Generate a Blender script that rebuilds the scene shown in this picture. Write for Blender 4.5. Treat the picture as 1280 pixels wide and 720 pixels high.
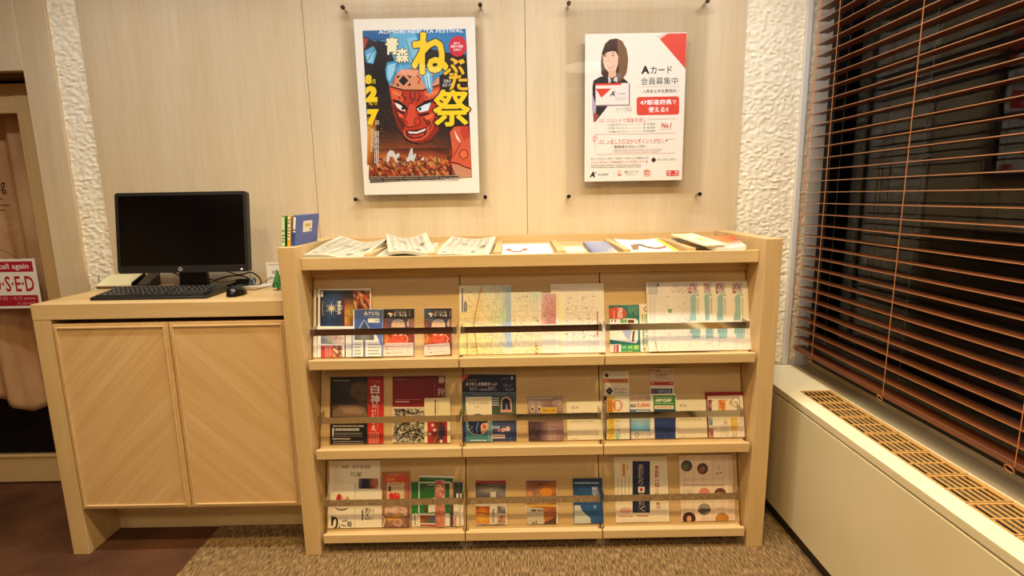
import bpy, bmesh, random
from math import *
from mathutils import Vector, Matrix, noise
S = bpy.context.scene
for o in list(bpy.data.objects): bpy.data.objects.remove(o)
COL = S.collection
random.seed(7)

# ------------------------------------------------------------------ camera
F = 665.0; PITCH = radians(9.8); ROLL = radians(1.04); CAM = Vector((0, -2.45, 1.42))
fwd = Vector((0, cos(PITCH), -sin(PITCH))); r0 = Vector((1, 0, 0)); u0 = r0.cross(fwd)
CR = r0*cos(ROLL) - u0*sin(ROLL); CU = r0*sin(ROLL) + u0*cos(ROLL)
cd = bpy.data.cameras.new('camera'); cam = bpy.data.objects.new('camera', cd); COL.objects.link(cam)
cd.sensor_width = 36; cd.lens = 36*F/1280; cd.clip_start = .05
cam.matrix_world = Matrix(((CR.x, CU.x, -fwd.x, CAM.x), (CR.y, CU.y, -fwd.y, CAM.y), (CR.z, CU.z, -fwd.z, CAM.z), (0, 0, 0, 1)))
S.camera = cam
def ray(x, y): return CR*((x-640)/F) + CU*((360-y)/F) + fwd
def on_axis(x, y, ax, val):
    d = ray(x, y); return CAM + d*((val-CAM[ax])/d[ax])
def on_plane(x, y, O, n):
    d = ray(x, y); return CAM + d*((O-CAM).dot(n)/d.dot(n))

# ------------------------------------------------------------------ world, exposure
w = bpy.data.worlds.new('night'); S.world = w; w.use_nodes = True
w.node_tree.nodes['Background'].inputs[0].default_value = (.02, .025, .04, 1)
w.node_tree.nodes['Background'].inputs[1].default_value = .25
S.view_settings.view_transform = 'Standard'; S.view_settings.look = 'None'; S.view_settings.gamma = 1
S.view_settings.use_curve_mapping = False
S.view_settings.exposure = 0.0

# ------------------------------------------------------------------ lights
WARM = (1.0, .74, .38)
WHITE = (.97, .97, 1.0)
def downlight_or_fill(x, y, power, size=.11, z=2.685, color=WARM, spread=160):
    l = bpy.data.lights.new('downlight_or_fill_lamp', 'AREA'); l.shape = 'DISK'; l.size = size; l.energy = power; l.color = color
    l.spread = radians(spread)
    o = bpy.data.objects.new('downlight_or_fill_lamp', l); COL.objects.link(o); o.location = (x, y, z)
    return o
DL = [(-1.90, -1.55, 13), (-1.03, -1.55, 18), (-.14, -1.55, 30), (.375, -1.55, 34), (1.02, -1.75, 12)]
for x, y, p in DL: downlight_or_fill(x, y, p*.385, spread=128)
WALLWASH = 1
for x, p in ((-1.65, 10.5), (-.6, 12.5), (.35, 14.5), (1.1, 12.5)):      # neutral wall-washing strips in the ceiling close to the wall
    o = downlight_or_fill(x, -.80, p, .6, color=WHITE); o.data.shape = 'RECTANGLE'; o.data.size = .7; o.data.size_y = .08
for x in (-2.6, -.9, .8):
    for y in (-3.3, -4.6): downlight_or_fill(x, y, 15, .5, color=(1.0, .84, .62))  # fill lamps added behind the camera for ambient light

# ------------------------------------------------------------------ helpers
def srgb(h):
    if isinstance(h, (tuple, list)): return tuple(h[:3]) + (1,)
    h = h.lstrip('#'); v = [int(h[i:i+2], 16)/255 for i in (0, 2, 4)]
    return tuple((c/12.92 if c <= .04045 else ((c+.055)/1.055)**2.4) for c in v) + (1,)
MATS = {}
def mat(name, col, rough=.5, metal=0, **kw):
    if name in MATS: return MATS[name]
    m = bpy.data.materials.new(name); m.use_nodes = True; b = m.node_tree.nodes['Principled BSDF']
    b.inputs['Base Color'].default_value = srgb(col); b.inputs['Roughness'].default_value = rough; b.inputs['Metallic'].default_value = metal
    for k, v in kw.items(): b.inputs[k.replace('_', ' ')].default_value = v
    MATS[name] = m; return m
def noise_mat(name, c1, c2, scale=(1, 1, 1), ns=5, detail=4, rough=.5, bump=0, bdist=.002, lo=.35, hi=.65, rot=(0, 0, 0), fine=None, spec=.4, mid=None):
    m = mat(name, c1, rough); nt = m.node_tree; N = nt.nodes; L = nt.links; b = N['Principled BSDF']
    b.inputs['Specular IOR Level'].default_value = spec
    tc = N.new('ShaderNodeTexCoord'); rt = N.new('ShaderNodeMapping'); rt.inputs['Rotation'].default_value = rot
    mp = N.new('ShaderNodeMapping'); mp.inputs['Scale'].default_value = scale
    L.new(tc.outputs['Object'], rt.inputs[0]); L.new(rt.outputs[0], mp.inputs[0])
    no = N.new('ShaderNodeTexNoise'); no.inputs['Scale'].default_value = ns; no.inputs['Detail'].default_value = detail
    L.new(mp.outputs[0], no.inputs['Vector'])
    cr = N.new('ShaderNodeValToRGB'); cr.color_ramp.elements[0].position = lo; cr.color_ramp.elements[1].position = hi
    cr.color_ramp.elements[0].color = srgb(c1); cr.color_ramp.elements[1].color = srgb(c2)
    if mid: e = cr.color_ramp.elements.new((lo+hi)/2); e.color = srgb(mid)
    L.new(no.outputs['Fac'], cr.inputs[0]); out = cr.outputs[0]; h = no.outputs['Fac']
    if fine:
        fs, amt = fine
        m2 = N.new('ShaderNodeMapping'); m2.inputs['Scale'].default_value = [s*fs for s in scale]; L.new(rt.outputs[0], m2.inputs[0])
        n2 = N.new('ShaderNodeTexNoise'); n2.inputs['Scale'].default_value = ns; n2.inputs['Detail'].default_value = 3; L.new(m2.outputs[0], n2.inputs['Vector'])
        mx = N.new('ShaderNodeMix'); mx.data_type = 'RGBA'; mx.blend_type = 'MULTIPLY'; mx.inputs[0].default_value = 1
        r2 = N.new('ShaderNodeValToRGB'); r2.color_ramp.elements[0].position = .35; r2.color_ramp.elements[1].position = .6
        r2.color_ramp.elements[0].color = (1-amt, 1-amt*1.1, 1-amt*1.3, 1); r2.color_ramp.elements[1].color = (1, 1, 1, 1)
        L.new(n2.outputs['Fac'], r2.inputs[0]); L.new(out, mx.inputs['A']); L.new(r2.outputs[0], mx.inputs['B']); out = mx.outputs['Result']; h = n2.outputs['Fac']
    L.new(out, b.inputs['Base Color'])
    if bump:
        bp = N.new('ShaderNodeBump'); bp.inputs['Strength'].default_value = bump; bp.inputs['Distance'].default_value = bdist
        L.new(h, bp.inputs['Height']); L.new(bp.outputs[0], b.inputs['Normal'])
    return m
W1, W2 = '#d6b780', '#c8a56b'
A1, A2 = '#dfcaa4', '#d3ba8e'
wall_v = noise_mat('wall_veneer', A2, A1, (6, 6, .4), 1.6, 4, .45, .05, .0006, .25, .75, fine=(7, .05))
wood_v = noise_mat('veneer_vertical', W2, W1, (6, 6, .4), 1.6, 4, .45, .05, .0006, .25, .75, fine=(7, .06))
wood_h = noise_mat('veneer_horizontal', W2, W1, (.5, 7, 7), 1.6, 5, .42, .06, .0006, .32, .62, fine=(7, .06))
wood_y = noise_mat('veneer_depth', W2, W1, (7, .5, 7), 1.6, 5, .42, .06, .0006, .32, .62, fine=(7, .06))
D1, D2 = '#dfbd86', '#cda264'
wood_dl = noise_mat('veneer_diagonal_rising', D2, D1, (12, 12, .5), 1.5, 5, .42, .05, .0006, .2, .8, rot=(0, radians(-45), 0), fine=(6, .07))
wood_dr = noise_mat('veneer_diagonal_falling', D2, D1, (12, 12, .5), 1.5, 5, .42, .05, .0006, .2, .8, rot=(0, radians(45), 0), fine=(6, .07))
stucco = noise_mat('rough_plaster', '#efe0bc', '#fbf0d2', (1, 1, 1), 45, 4, .9, .35, .004, .3, .6, spec=.15)
plaster = noise_mat('smooth_plaster', '#d9cdb6', '#e4d9c4', (1, 1, 1), 6, 3, .85, .1, .001, spec=.2)
sillgrey = noise_mat('grey_brown_plaster', '#cdb890', '#e0cda4', (1, 1, 1), 14, 6, .7, .2, .002, .3, .7)
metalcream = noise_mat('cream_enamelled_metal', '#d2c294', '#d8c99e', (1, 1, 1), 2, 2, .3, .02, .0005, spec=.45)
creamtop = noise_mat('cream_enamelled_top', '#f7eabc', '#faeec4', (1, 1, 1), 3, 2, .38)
ledgegrey = noise_mat('beige_ledge_paint', '#b3a27c', '#bcab85', (1, 1, 1), 4, 3, .5)
brownfloor = noise_mat('brown_carpet', '#4a3020', '#6e4a32', (1, 1, 1), 3.2, 8, .95, .5, .002, .3, .7, fine=(60, .35), spec=.1)
beigecarpet = noise_mat('streaked_beige_carpet', '#554128', '#a88a5e', (210, 30, 1), 1, 4, .97, .7, .003, .34, .66, mid='#7c6340', spec=.1)
slatedge = mat('lit_slat_edge', '#c08656', .35)  # edge coloured lighter for the light it catches
slatwood = noise_mat('red_brown_slat_wood', '#5f3018', '#73401f', (40, 1, 40), 1, 4, .38, .0, .001, spec=.5)
grillewood = mat('amber_grille_wood', '#d0a05a', .42)
cordm = mat('orange_cord', '#c97e45', .6)
greycord = mat('grey_cord', '#8a8078', .6)
black = mat('black_plastic', '#0f0e0d', .35)
blackgloss = mat('black_screen', '#040404', .12)
darkgrey = mat('dark_grey_plastic', '#181614', .4)
keym = mat('key_plastic', '#1c1a18', .38)
chrome = mat('brushed_steel', '#cfc8bc', .07, 1)
satin = mat('satin_bracket_steel', '#b9b09c', .35, 1)
paper = mat('white_paper', '#f1ead8', .55)
newsp = noise_mat('newsprint', '#c4bc9e', '#d2caae', (1, 1, 1), 9, 3, .8)
whitepaint = mat('white_painted_trim', '#ddd6c8', .5)
blackframe = mat('black_window_frame', '#0b0908', .4)
darkroom = mat('unlit_room_navy', '#0d0e14', .9)
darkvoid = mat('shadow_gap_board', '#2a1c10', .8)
ceilm = mat('white_ceiling', '#e6ddcb', .9)
lobby = noise_mat('lobby_wall', '#a08360', '#b3956f', (1, 1, 1), 2, 3, .7)
prt = mat('print', '#ffffff', .42)
_a = prt.node_tree.nodes.new('ShaderNodeVertexColor'); _a.layer_name = 'ink'
prt.node_tree.links.new(_a.outputs[0], prt.node_tree.nodes['Principled BSDF'].inputs['Base Color'])
def glassmat(name, tint, rough=0.0, refl=1.45):
    m = bpy.data.materials.new(name); m.use_nodes = True; N = m.node_tree.nodes; L = m.node_tree.links; N.clear()
    o = N.new('ShaderNodeOutputMaterial'); t = N.new('ShaderNodeBsdfTransparent'); t.inputs[0].default_value = tint
    g = N.new('ShaderNodeBsdfGlossy'); g.inputs['Roughness'].default_value = rough
    f = N.new('ShaderNodeFresnel'); f.inputs[0].default_value = refl; x = N.new('ShaderNodeMixShader')
    # sheets are thin: only the face turned to the ray mirrors, the far face lets it through
    ge = N.new('ShaderNodeNewGeometry'); k = N.new('ShaderNodeMath'); k.operation = 'SUBTRACT'; k.inputs[0].default_value = 1; mu = N.new('ShaderNodeMath'); mu.operation = 'MULTIPLY'
    L.new(ge.outputs['Backfacing'], k.inputs[1]); L.new(f.outputs[0], mu.inputs[0]); L.new(k.outputs[0], mu.inputs[1]); L.new(mu.outputs[0], x.inputs[0]); L.new(t.outputs[0], x.inputs[1]); L.new(g.outputs[0], x.inputs[2]); L.new(x.outputs[0], o.inputs[0])
    return m
acryl = glassmat('clear_acrylic', (.975, .97, .965, 1), .02, 1.3)
winglass = glassmat('window_glass', (.8, .82, .82, 1), 0, 1.5)
doorglass = glassmat('door_glass', (.92, .92, .9, 1), 0, 1.45)

class MB:
    def __init__(s): s.v = []; s.f = []; s.m = []
    def add(s, vs, fs, mi=0):
        k = len(s.v); s.v += [tuple(v) for v in vs]; s.f += [tuple(i+k for i in f) for f in fs]; s.m += [mi]*len(fs); return s
    def box(s, x0, y0, z0, x1, y1, z1, mi=0):
        if x0 > x1: x0, x1 = x1, x0
        if y0 > y1: y0, y1 = y1, y0
        if z0 > z1: z0, z1 = z1, z0
        return s.add([(x0, y0, z0), (x1, y0, z0), (x1, y1, z0), (x0, y1, z0), (x0, y0, z1), (x1, y0, z1), (x1, y1, z1), (x0, y1, z1)],
                     [(0, 3, 2, 1), (4, 5, 6, 7), (0, 1, 5, 4), (1, 2, 6, 5), (2, 3, 7, 6), (3, 0, 4, 7)], mi)
    def prism(s, pts, d, mi=0):     # closed 3d polygon pts extruded by vector d
        n = len(pts); P = [Vector(p) for p in pts]; Q = [p+Vector(d) for p in P]
        s.add(P+Q, [tuple(range(n-1, -1, -1)), tuple(range(n, 2*n))] + [(i, (i+1) % n, n+(i+1) % n, n+i) for i in range(n)], mi)
        return s
    def tube(s, pts, r, n=8, mi=0, closed=False):
        P = [Vector(p) for p in pts]; k = len(P); vs = []; up = None
        for i, p in enumerate(P):
            a = P[(i-1) % k] if (closed or i > 0) else p; b = P[(i+1) % k] if (closed or i < k-1) else p
            t = (b-a).normalized()
            if up is None: up = t.orthogonal().normalized()
            up = (up - t*up.dot(t)).normalized(); q = t.cross(up)
            rr = r[i] if isinstance(r, (list, tuple)) else r
            for j in range(n):
                an = 2*pi*j/n; vs.append(p + (up*cos(an)+q*sin(an))*rr)
        fs = [(i*n+j, i*n+(j+1) % n, ((i+1) % k)*n+(j+1) % n, ((i+1) % k)*n+j) for i in range(k if closed else k-1) for j in range(n)]
        if not closed: fs += [tuple(range(n-1, -1, -1)), tuple(range((k-1)*n, k*n))]
        return s.add(vs, fs, mi)
    def lathe(s, prof, c, n=24, axis='z', mi=0):
        vs = []
        for r, h in prof:
            for j in range(n):
                a = 2*pi*j/n
                vs.append((c[0]+r*cos(a), c[1]+r*sin(a), c[2]+h) if axis == 'z' else (c[0]+r*cos(a), c[1]+h, c[2]+r*sin(a)))
        k = len(prof)
        fs = [(i*n+j, i*n+(j+1) % n, (i+1)*n+(j+1) % n, (i+1)*n+j) for i in range(k-1) for j in range(n)]
        fs += [tuple(range(n-1, -1, -1)), tuple(range((k-1)*n, k*n))]
        return s.add(vs, fs, mi)
    def build(s, name, mats, parent=None, bevel=0, smooth=False, loc=None, kind=None):
        """vertices are world coordinates; parent gives the thing they belong to"""
        org = Vector(loc) if loc is not None else (wloc(parent) if parent else Vector((0, 0, 0)))
        me = bpy.data.meshes.new(name); me.from_pydata([Vector(v)-org for v in s.v], [], s.f)
        for m in (mats if isinstance(mats, (list, tuple)) else [mats]): me.materials.append(m)
        me.polygons.foreach_set('material_index', s.m)
        bm = bmesh.new(); bm.from_mesh(me); bmesh.ops.recalc_face_normals(bm, faces=bm.faces)
        if bevel: bmesh.ops.bevel(bm, geom=list(bm.edges), offset=bevel, segments=1, affect='EDGES', clamp_overlap=True)
        if smooth:
            for f in bm.faces: f.smooth = True
        bm.to_mesh(me); bm.free()
        o = bpy.data.objects.new(name, me); COL.objects.link(o)
        if parent: o.parent = parent; o.location = org - wloc(parent)
        else: o.location = org
        if kind: o['kind'] = kind
        if smooth and bevel == 0:
            try: me.set_sharp_from_angle(angle=radians(40))
            except Exception: pass
        return o
def wloc(o):
    v = Vector((0, 0, 0))
    while o: v += o.location; o = o.parent
    return v
def tag(o, label, cat, group=None, kind=None):
    o['label'] = label; o['category'] = cat
    if group: o['group'] = group
    if kind: o['kind'] = kind
    return o
def thing(name, loc, label, cat, group=None):
    o = bpy.data.objects.new(name, None); COL.objects.link(o); o.location = loc; o.empty_display_size = .05
    return tag(o, label, cat, group)
def struct(o): o['kind'] = 'structure'; return o
def B(*a): return MB().box(*a)

# ------------------------------------------------------------------ room shell
struct(B(-4.2, -5.2, -.05, 3.0, 1.4, 0).build('floor', brownfloor))
c = B(-1.312, -3.1, 0, 1.44, -.005, .004)
struct(c.build('floor_carpet', beigecarpet))
# carpet tiles show one faint joint
struct(B(-4.2, -5.2, 2.7, 3.0, 1.4, 2.75).build('ceiling', ceilm))
struct(B(-4.25, -5.2, 0, -4.2, 1.4, 2.7).build('wall_left', lobby))
fr = struct(B(-4.2, -5.25, 0, 3.0, -5.2, 2.7).build('wall_front', lobby))
MB().box(-2.6, -5.2, .05, -.7, -5.17, 2.2).box(-.5, -5.2, .05, .9, -5.17, 2.2).build('reflected_dark_panes', blackframe, fr)  # unseen dark panes added for the guard rails to mirror

def rough_sheet(x0, x1, z0, z1, y, name, step=.006, amp=.0065):
    nx = int((x1-x0)/step); nz = int((z1-z0)/step); vs = []; fs = []
    for j in range(nz+1):
        for i in range(nx+1):
            x = x0+(x1-x0)*i/nx; z = z0+(z1-z0)*j/nz
            h = noise.noise(Vector((x*58, 3.1, z*84)))*.6 + noise.noise(Vector((x*120, 9.7, z*150)))*.4
            h = max(-.35, min(.5, h*1.6))
            vs.append((x, y-amp*h, z))
    for j in range(nz):
        for i in range(nx):
            a = j*(nx+1)+i; fs.append((a, a+1, a+nx+2, a+nx+1))
    return MB().add(vs, fs)
wb = struct(B(-2.0, .024, 0, 1.50, .10, 2.7).build('wall_back', plaster))
rough_sheet(1.02, 1.352, .3, 2.7, .010, 'r').build('rough_plaster_strip', stucco, wb, smooth=True)
rough_sheet(-1.975, -1.83, .3, 2.7, .010, 'l').build('rough_plaster_strip', stucco, wb, smooth=True)
B(1.352, .006, .58, 1.412, .024, 2.7).build('smooth_plaster_return', plaster, wb)
for x0, x1 in ((-1.842, -.8775), (-.8755, .0755), (.0775, 1.031)):
    B(x0, 0, 0, x1, .022, 2.7).build('veneer_panel', wall_v, wb, bevel=.0006)
struct(B(1.288, -.006, .60, 1.316, .008, 2.7).build('trim_1', whitepaint, bevel=.003))

sofa = MB().box(-1.6, -4.9, .0, 1.0, -4.2, .42).box(-1.6, -4.95, .0, 1.0, -4.75, .85).build('reflected_sofa', mat('dark_leather', '#15110f', .5), bevel=.03); tag(sofa, 'unseen long dark leather sofa added for the steel rails to reflect', 'sofa')  # out of view, added so the guard rails mirror something dark
bench = MB().box(-.05, -2.2, .22, 1.0, -1.72, .42).box(0, -2.15, 0, .05, -1.77, .22).box(.9, -2.15, 0, .95, -1.77, .22).build('reflected_bench', mat('dark_green_leather', '#1c241e', .45), bevel=.02); tag(bench, 'unseen low dark green leather bench added for the steel rails to reflect', 'bench')  # unseen, added to darken the reflections in the rails
# ---- left doorway: casing, glazed door, curtain behind
t2 = struct(MB().box(-2.108, -.004, 0, -1.972, .09, 2.7).build('trim_2', wall_v, bevel=.002))
struct(B(-4.2, -.004, 1.995, -2.108, .09, 2.7).build('trim_3', wall_v, bevel=.002))
B(-3.3, .035, 1.982, -2.108, .10, 1.995).build('head_jamb', mat('shadowed_jamb', '#6b4d2c', .6), t2)  # colour darkened for the shade under the head of the opening
d = struct(bpy.data.objects.new('door_1', None)); COL.objects.link(d); d.location = (-2.7, .115, 0)
B(-2.255, .095, .01, -2.150, .135, 1.965).build('stile', wood_v, d, bevel=.002)
B(-3.3, .095, .01, -3.19, .135, 1.965).build('stile', wood_v, d, bevel=.002)
B(-3.19, .097, 1.835, -2.255, .133, 1.965).build('top_rail', wood_h, d, bevel=.002)
B(-3.19, .097, .01, -2.255, .133, .152).build('bottom_rail', wood_h, d, bevel=.002)
B(-3.19, .090, .149, -2.258, .10, .158).build('glazing_bead', wood_h, d, bevel=.001)
B(-3.19, .112, .152, -2.255, .118, 1.835).build('glass', doorglass, d)
B(-2.152, .095, 0, -2.109, .14, 1.98).build('door_jamb', wood_v, t2)
struct(MB().box(-4.2, .09, 0, -3.3, .14, 2.7).box(-4.2, .10, 1.985, -2.1, .14, 2.7).build('wall_back_left', lobby))
struct(MB().box(-3.5, .75, 0, -2.0, .80, 2.7).box(-3.5, .14, 0, -3.45, .8, 2.7).box(-2.05, .14, 0, -2.0, .8, 2.7).build('wall_closet', darkroom))  # near-black colour stands in for the unlit space behind the curtain
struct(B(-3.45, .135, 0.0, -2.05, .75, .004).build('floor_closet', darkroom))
# curtain
curt_m = noise_mat('pinkish_tan_cloth', '#d29c6c', '#ecbe8e', (1, 1, .3), 9, 5, .9, .3, .002)
vs = []; fs = []; nx, nz = 90, 44
for j in range(nz+1):
    for i in range(nx+1):
        x = -3.15+(3.15-2.20)*i/nx; u = (x+2.50)/.17
        hem = .375+.03*min(1.5, u*u) + (.02*sin(x*23))
        z = hem+(1.90-hem)*j/nz
        y = .195+.016*sin(x*30+.6*sin(z*2))+.008*sin(x*71+z*3)+.012*(1-j/nz)*sin(x*17)
        vs.append((x, y, z))
for j in range(nz):
    for i in range(nx):
        a = j*(nx+1)+i; fs.append((a, a+1, a+nx+2, a+nx+1))
cu = MB().add(vs, fs).build('curtain', curt_m, smooth=True, loc=(-2.65, .2, .4))
sm = cu.modifiers.new('thick', 'SOLIDIFY'); sm.thickness = .003
tag(cu, 'pinkish tan cloth curtain hanging behind the glazed door at left', 'curtain')
rod = MB().tube([(-3.17, .21, 1.905), (-2.15, .21, 1.905)], .008, 8).build('curtain_rod', satin, loc=(-2.65, .21, 1.905))
tag(rod, 'thin metal rod carrying the tan curtain at the top of the glazed door', 'rod')

# ------------------------------------------------------------------ printing on flat sheets
_tx = {}
def textmesh(s, bold=0, leading=1.0):
    k = (s, bold, leading)
    if k in _tx: return _tx[k]
    cu = bpy.data.curves.new('t', 'FONT'); cu.body = s; cu.size = 1; cu.resolution_u = 2; cu.offset = bold; cu.space_line = leading
    cu.align_x = 'CENTER'
    o = bpy.data.objects.new('t', cu); COL.objects.link(o)
    dg = bpy.context.evaluated_depsgraph_get(); e = o.evaluated_get(dg); me = e.to_mesh()
    V = [(v.co.x, v.co.y) for v in me.vertices]; P = [tuple(p.vertices) for p in me.polygons]
    e.to_mesh_clear(); bpy.data.objects.remove(o); bpy.data.curves.remove(cu)
    if V:
        x0 = min(v[0] for v in V); x1 = max(v[0] for v in V); y0 = min(v[1] for v in V); y1 = max(v[1] for v in V)
        V = [((x-x0)/max(x1-x0, 1e-6), (y-y0)/max(y1-y0, 1e-6)) for x, y in V]
    _tx[k] = (V, P); return _tx[k]

class Print:
    """flat ink on the front face of a sheet; local frame x right, z up, front = -y"""
    def __init__(s, mp): s.mp = mp; s.v = []; s.f = []; s.c = []; s.lay = .0001
    def put(s, pts, faces, cols):
        k = len(s.v); s.lay += .000011
        s.v += [(x, -s.lay, z) for x, z in pts]; s.f += [tuple(i+k for i in f) for f in faces]
        s.c += cols if isinstance(cols, list) else [srgb(cols)]*len(pts)
    def poly(s, pts, c):
        from mathutils.geometry import tessellate_polygon
        q = [s.mp(*p) for p in pts]
        tr = tessellate_polygon([[Vector((x, 0, z)) for x, z in q]])
        s.put(q, [tuple(t) for t in tr], c)
    def rect(s, x0, y0, x1, y1, c): s.poly([(x0, y0), (x1, y0), (x1, y1), (x0, y1)], c)
    def rrect(s, x0, y0, x1, y1, r, c):
        pts = []
        for cx, cy, a0 in ((x1-r, y0+r, -90), (x1-r, y1-r, 0), (x0+r, y1-r, 90), (x0+r, y0+r, 180)):
            for k in range(5): a = radians(a0+k*22.5); pts.append((cx+r*cos(a), cy+r*sin(a)))
        s.poly(pts, c)
    def oval(s, cx, cy, rx, ry, c, n=24): s.poly([(cx+rx*cos(2*pi*i/n), cy+ry*sin(2*pi*i/n)) for i in range(n)], c)
    def ring(s, cx, cy, rx, ry, wd, c): s.stroke([(cx+rx*cos(2*pi*i/24), cy+ry*sin(2*pi*i/24)) for i in range(25)], wd, c)
    def stroke(s, pts, wd, c):
        q = [Vector(p) for p in pts]; n = len(q); a = []; b = []
        ws = wd if isinstance(wd, (list, tuple)) else [wd]*n
        for i in range(n):
            t = (q[min(i+1, n-1)]-q[max(i-1, 0)]); t = t.normalized() if t.length > 0 else Vector((1, 0)); p = Vector((-t.y, t.x))*ws[i]/2
            a.append(s.mp(*(q[i]+p))); b.append(s.mp(*(q[i]-p)))
        s.put(a+b, [(i, i+1, n+i+1, n+i) for i in range(n-1)], c)
    def photo(s, x0, y0, x1, y1, rows, sub=1, jit=0, skew=None):
        """a small grid of colours, blended: a printed photograph"""
        if sub >= 2 and jit >= .05: sub *= 3; jit *= 1.9
        R = len(rows); C = len(rows[0]); g = [[srgb(c) for c in r] for r in rows]
        nx = max(2, (C-1)*sub+1) if C > 1 else 2; ny = max(2, (R-1)*sub+1)
        pts = []; cols = []; rnd = random.Random(int(x0*7+y0*13))
        for j in range(ny):
            for i in range(nx):
                u = i/(nx-1); v = j/(ny-1); fx = u*(C-1); fy = v*(R-1); a = min(int(fx), max(C-2, 0)); b = min(int(fy), max(R-2, 0)); tx = fx-a; ty = fy-b
                a2 = min(a+1, C-1); b2 = min(b+1, R-1)
                k = [(g[b][a][q]*(1-tx)+g[b][a2][q]*tx)*(1-ty)+(g[b2][a][q]*(1-tx)+g[b2][a2][q]*tx)*ty for q in range(3)]
                m = 1+(rnd.random()*2-1)*jit
                cols.append((min(1, k[0]*m), min(1, k[1]*m), min(1, k[2]*m), 1)); 
                X = x0+(x1-x0)*u; Y = y0+(y1-y0)*v
                if skew: X, Y = skew(u, v)
                pts.append(s.mp(X, Y))
        s.put(pts, [(j*nx+i, j*nx+i+1, (j+1)*nx+i+1, (j+1)*nx+i) for j in range(ny-1) for i in range(nx-1)], cols)
    def mosaic(s, x0, y0, x1, y1, pal, nx, ny, jit=.15, seed=1):
        rnd = random.Random(seed); s.photo(x0, y0, x1, y1, [[rnd.choice(pal) for _ in range(nx)] for _ in range(ny)], 1, jit)
    def text(s, t, x0, y0, x1, y1, c, bold=.01, rot=0, leading=1.0, shear=0):
        if bold > .012 and any(ord(ch) > 0x2e80 for ch in t):      # dense characters: thicken by shifted strikes
            n_ = t.count('\n')+1; d = abs(y1-y0)/n_*bold*.62
            for dx, dy in ((-d, 0), (d, 0), (0, -d), (0, d)) if bold > .02 else ((-d, 0), (d, 0)): s.text(t, x0+dx, y0+dy, x1+dx, y1+dy, c, 0, rot, leading, shear)
            return
        V, P = textmesh(t, bold, leading)
        pts = []
        for u, v in V:
            if rot == 90: u, v = v, 1-u          # reads top to bottom
            if rot == -90: u, v = 1-v, u
            X = x0+(x1-x0)*(u); Y = y1+(y0-y1)*v
            if shear: X += (Y-(y0+y1)/2)*shear
            pts.append(s.mp(X, Y))
        if pts: s.put(pts, P, c)
    def vtext(s, t, x0, y0, x1, y1, c, bold=.01): s.text('\n'.join(t), x0, y0, x1, y1, c, bold, leading=.82)
    def lines(s, x0, y0, x1, y1, n, c, th=.4, ragged=.3, seed=3, vert=False):
        rnd = random.Random(seed); pts = []; fs = []
        for k in range(n):
            if not vert:
                p = (y1-y0)/n; y = y0+p*(k+.5); e = x1-(x1-x0)*ragged*rnd.random()*(1 if k % 3 == 2 else .25); x = x0
                while x < e:
                    L = min((x1-x0)*rnd.uniform(.06, .22), e-x); i = len(pts)
                    pts += [s.mp(x, y-p*th/2), s.mp(x+L, y-p*th/2), s.mp(x+L, y+p*th/2), s.mp(x, y+p*th/2)]; fs.append((i, i+1, i+2, i+3)); x += L+(x1-x0)*.015
            else:
                p = (x1-x0)/n; xx = x0+p*(k+.5); e = y1-(y1-y0)*ragged*rnd.random(); y = y0
                while y < e:
                    L = min((y1-y0)*rnd.uniform(.06, .2), e-y); i = len(pts)
                    pts += [s.mp(xx-p*th/2, y), s.mp(xx+p*th/2, y), s.mp(xx+p*th/2, y+L), s.mp(xx-p*th/2, y+L)]; fs.append((i, i+1, i+2, i+3)); y += L+(y1-y0)*.015
        if pts: s.put(pts, fs, c)
    def specks(s, x0, y0, x1, y1, n, cols, size=2, seed=5, long=1):
        rnd = random.Random(seed)
        for c in cols:
            pts = []; fs = []
            for k in range(n//len(cols)):
                x = rnd.uniform(x0+size, x1-size*long); y = rnd.uniform(y0+size, y1-size); a = rnd.uniform(.4, 1)*size; b = a*rnd.uniform(.5, long) if rnd.random() < .5 else a*.5; i = len(pts)
                pts += [s.mp(x, y), s.mp(x+b, y), s.mp(x+b, y+a*.5), s.mp(x, y+a*.5)]; fs.append((i, i+1, i+2, i+3))
            s.put(pts, fs, c)
    def build(s, parent, name='printed_cover', rot=None):
        me = bpy.data.meshes.new(name); me.from_pydata(s.v, [], s.f); me.materials.append(prt)
        at = me.color_attributes.new('ink', 'FLOAT_COLOR', 'POINT')
        at.data.foreach_set('color', [x for c in s.c for x in c])
        o = bpy.data.objects.new(name, me); COL.objects.link(o); o.parent = parent
        return o

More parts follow.
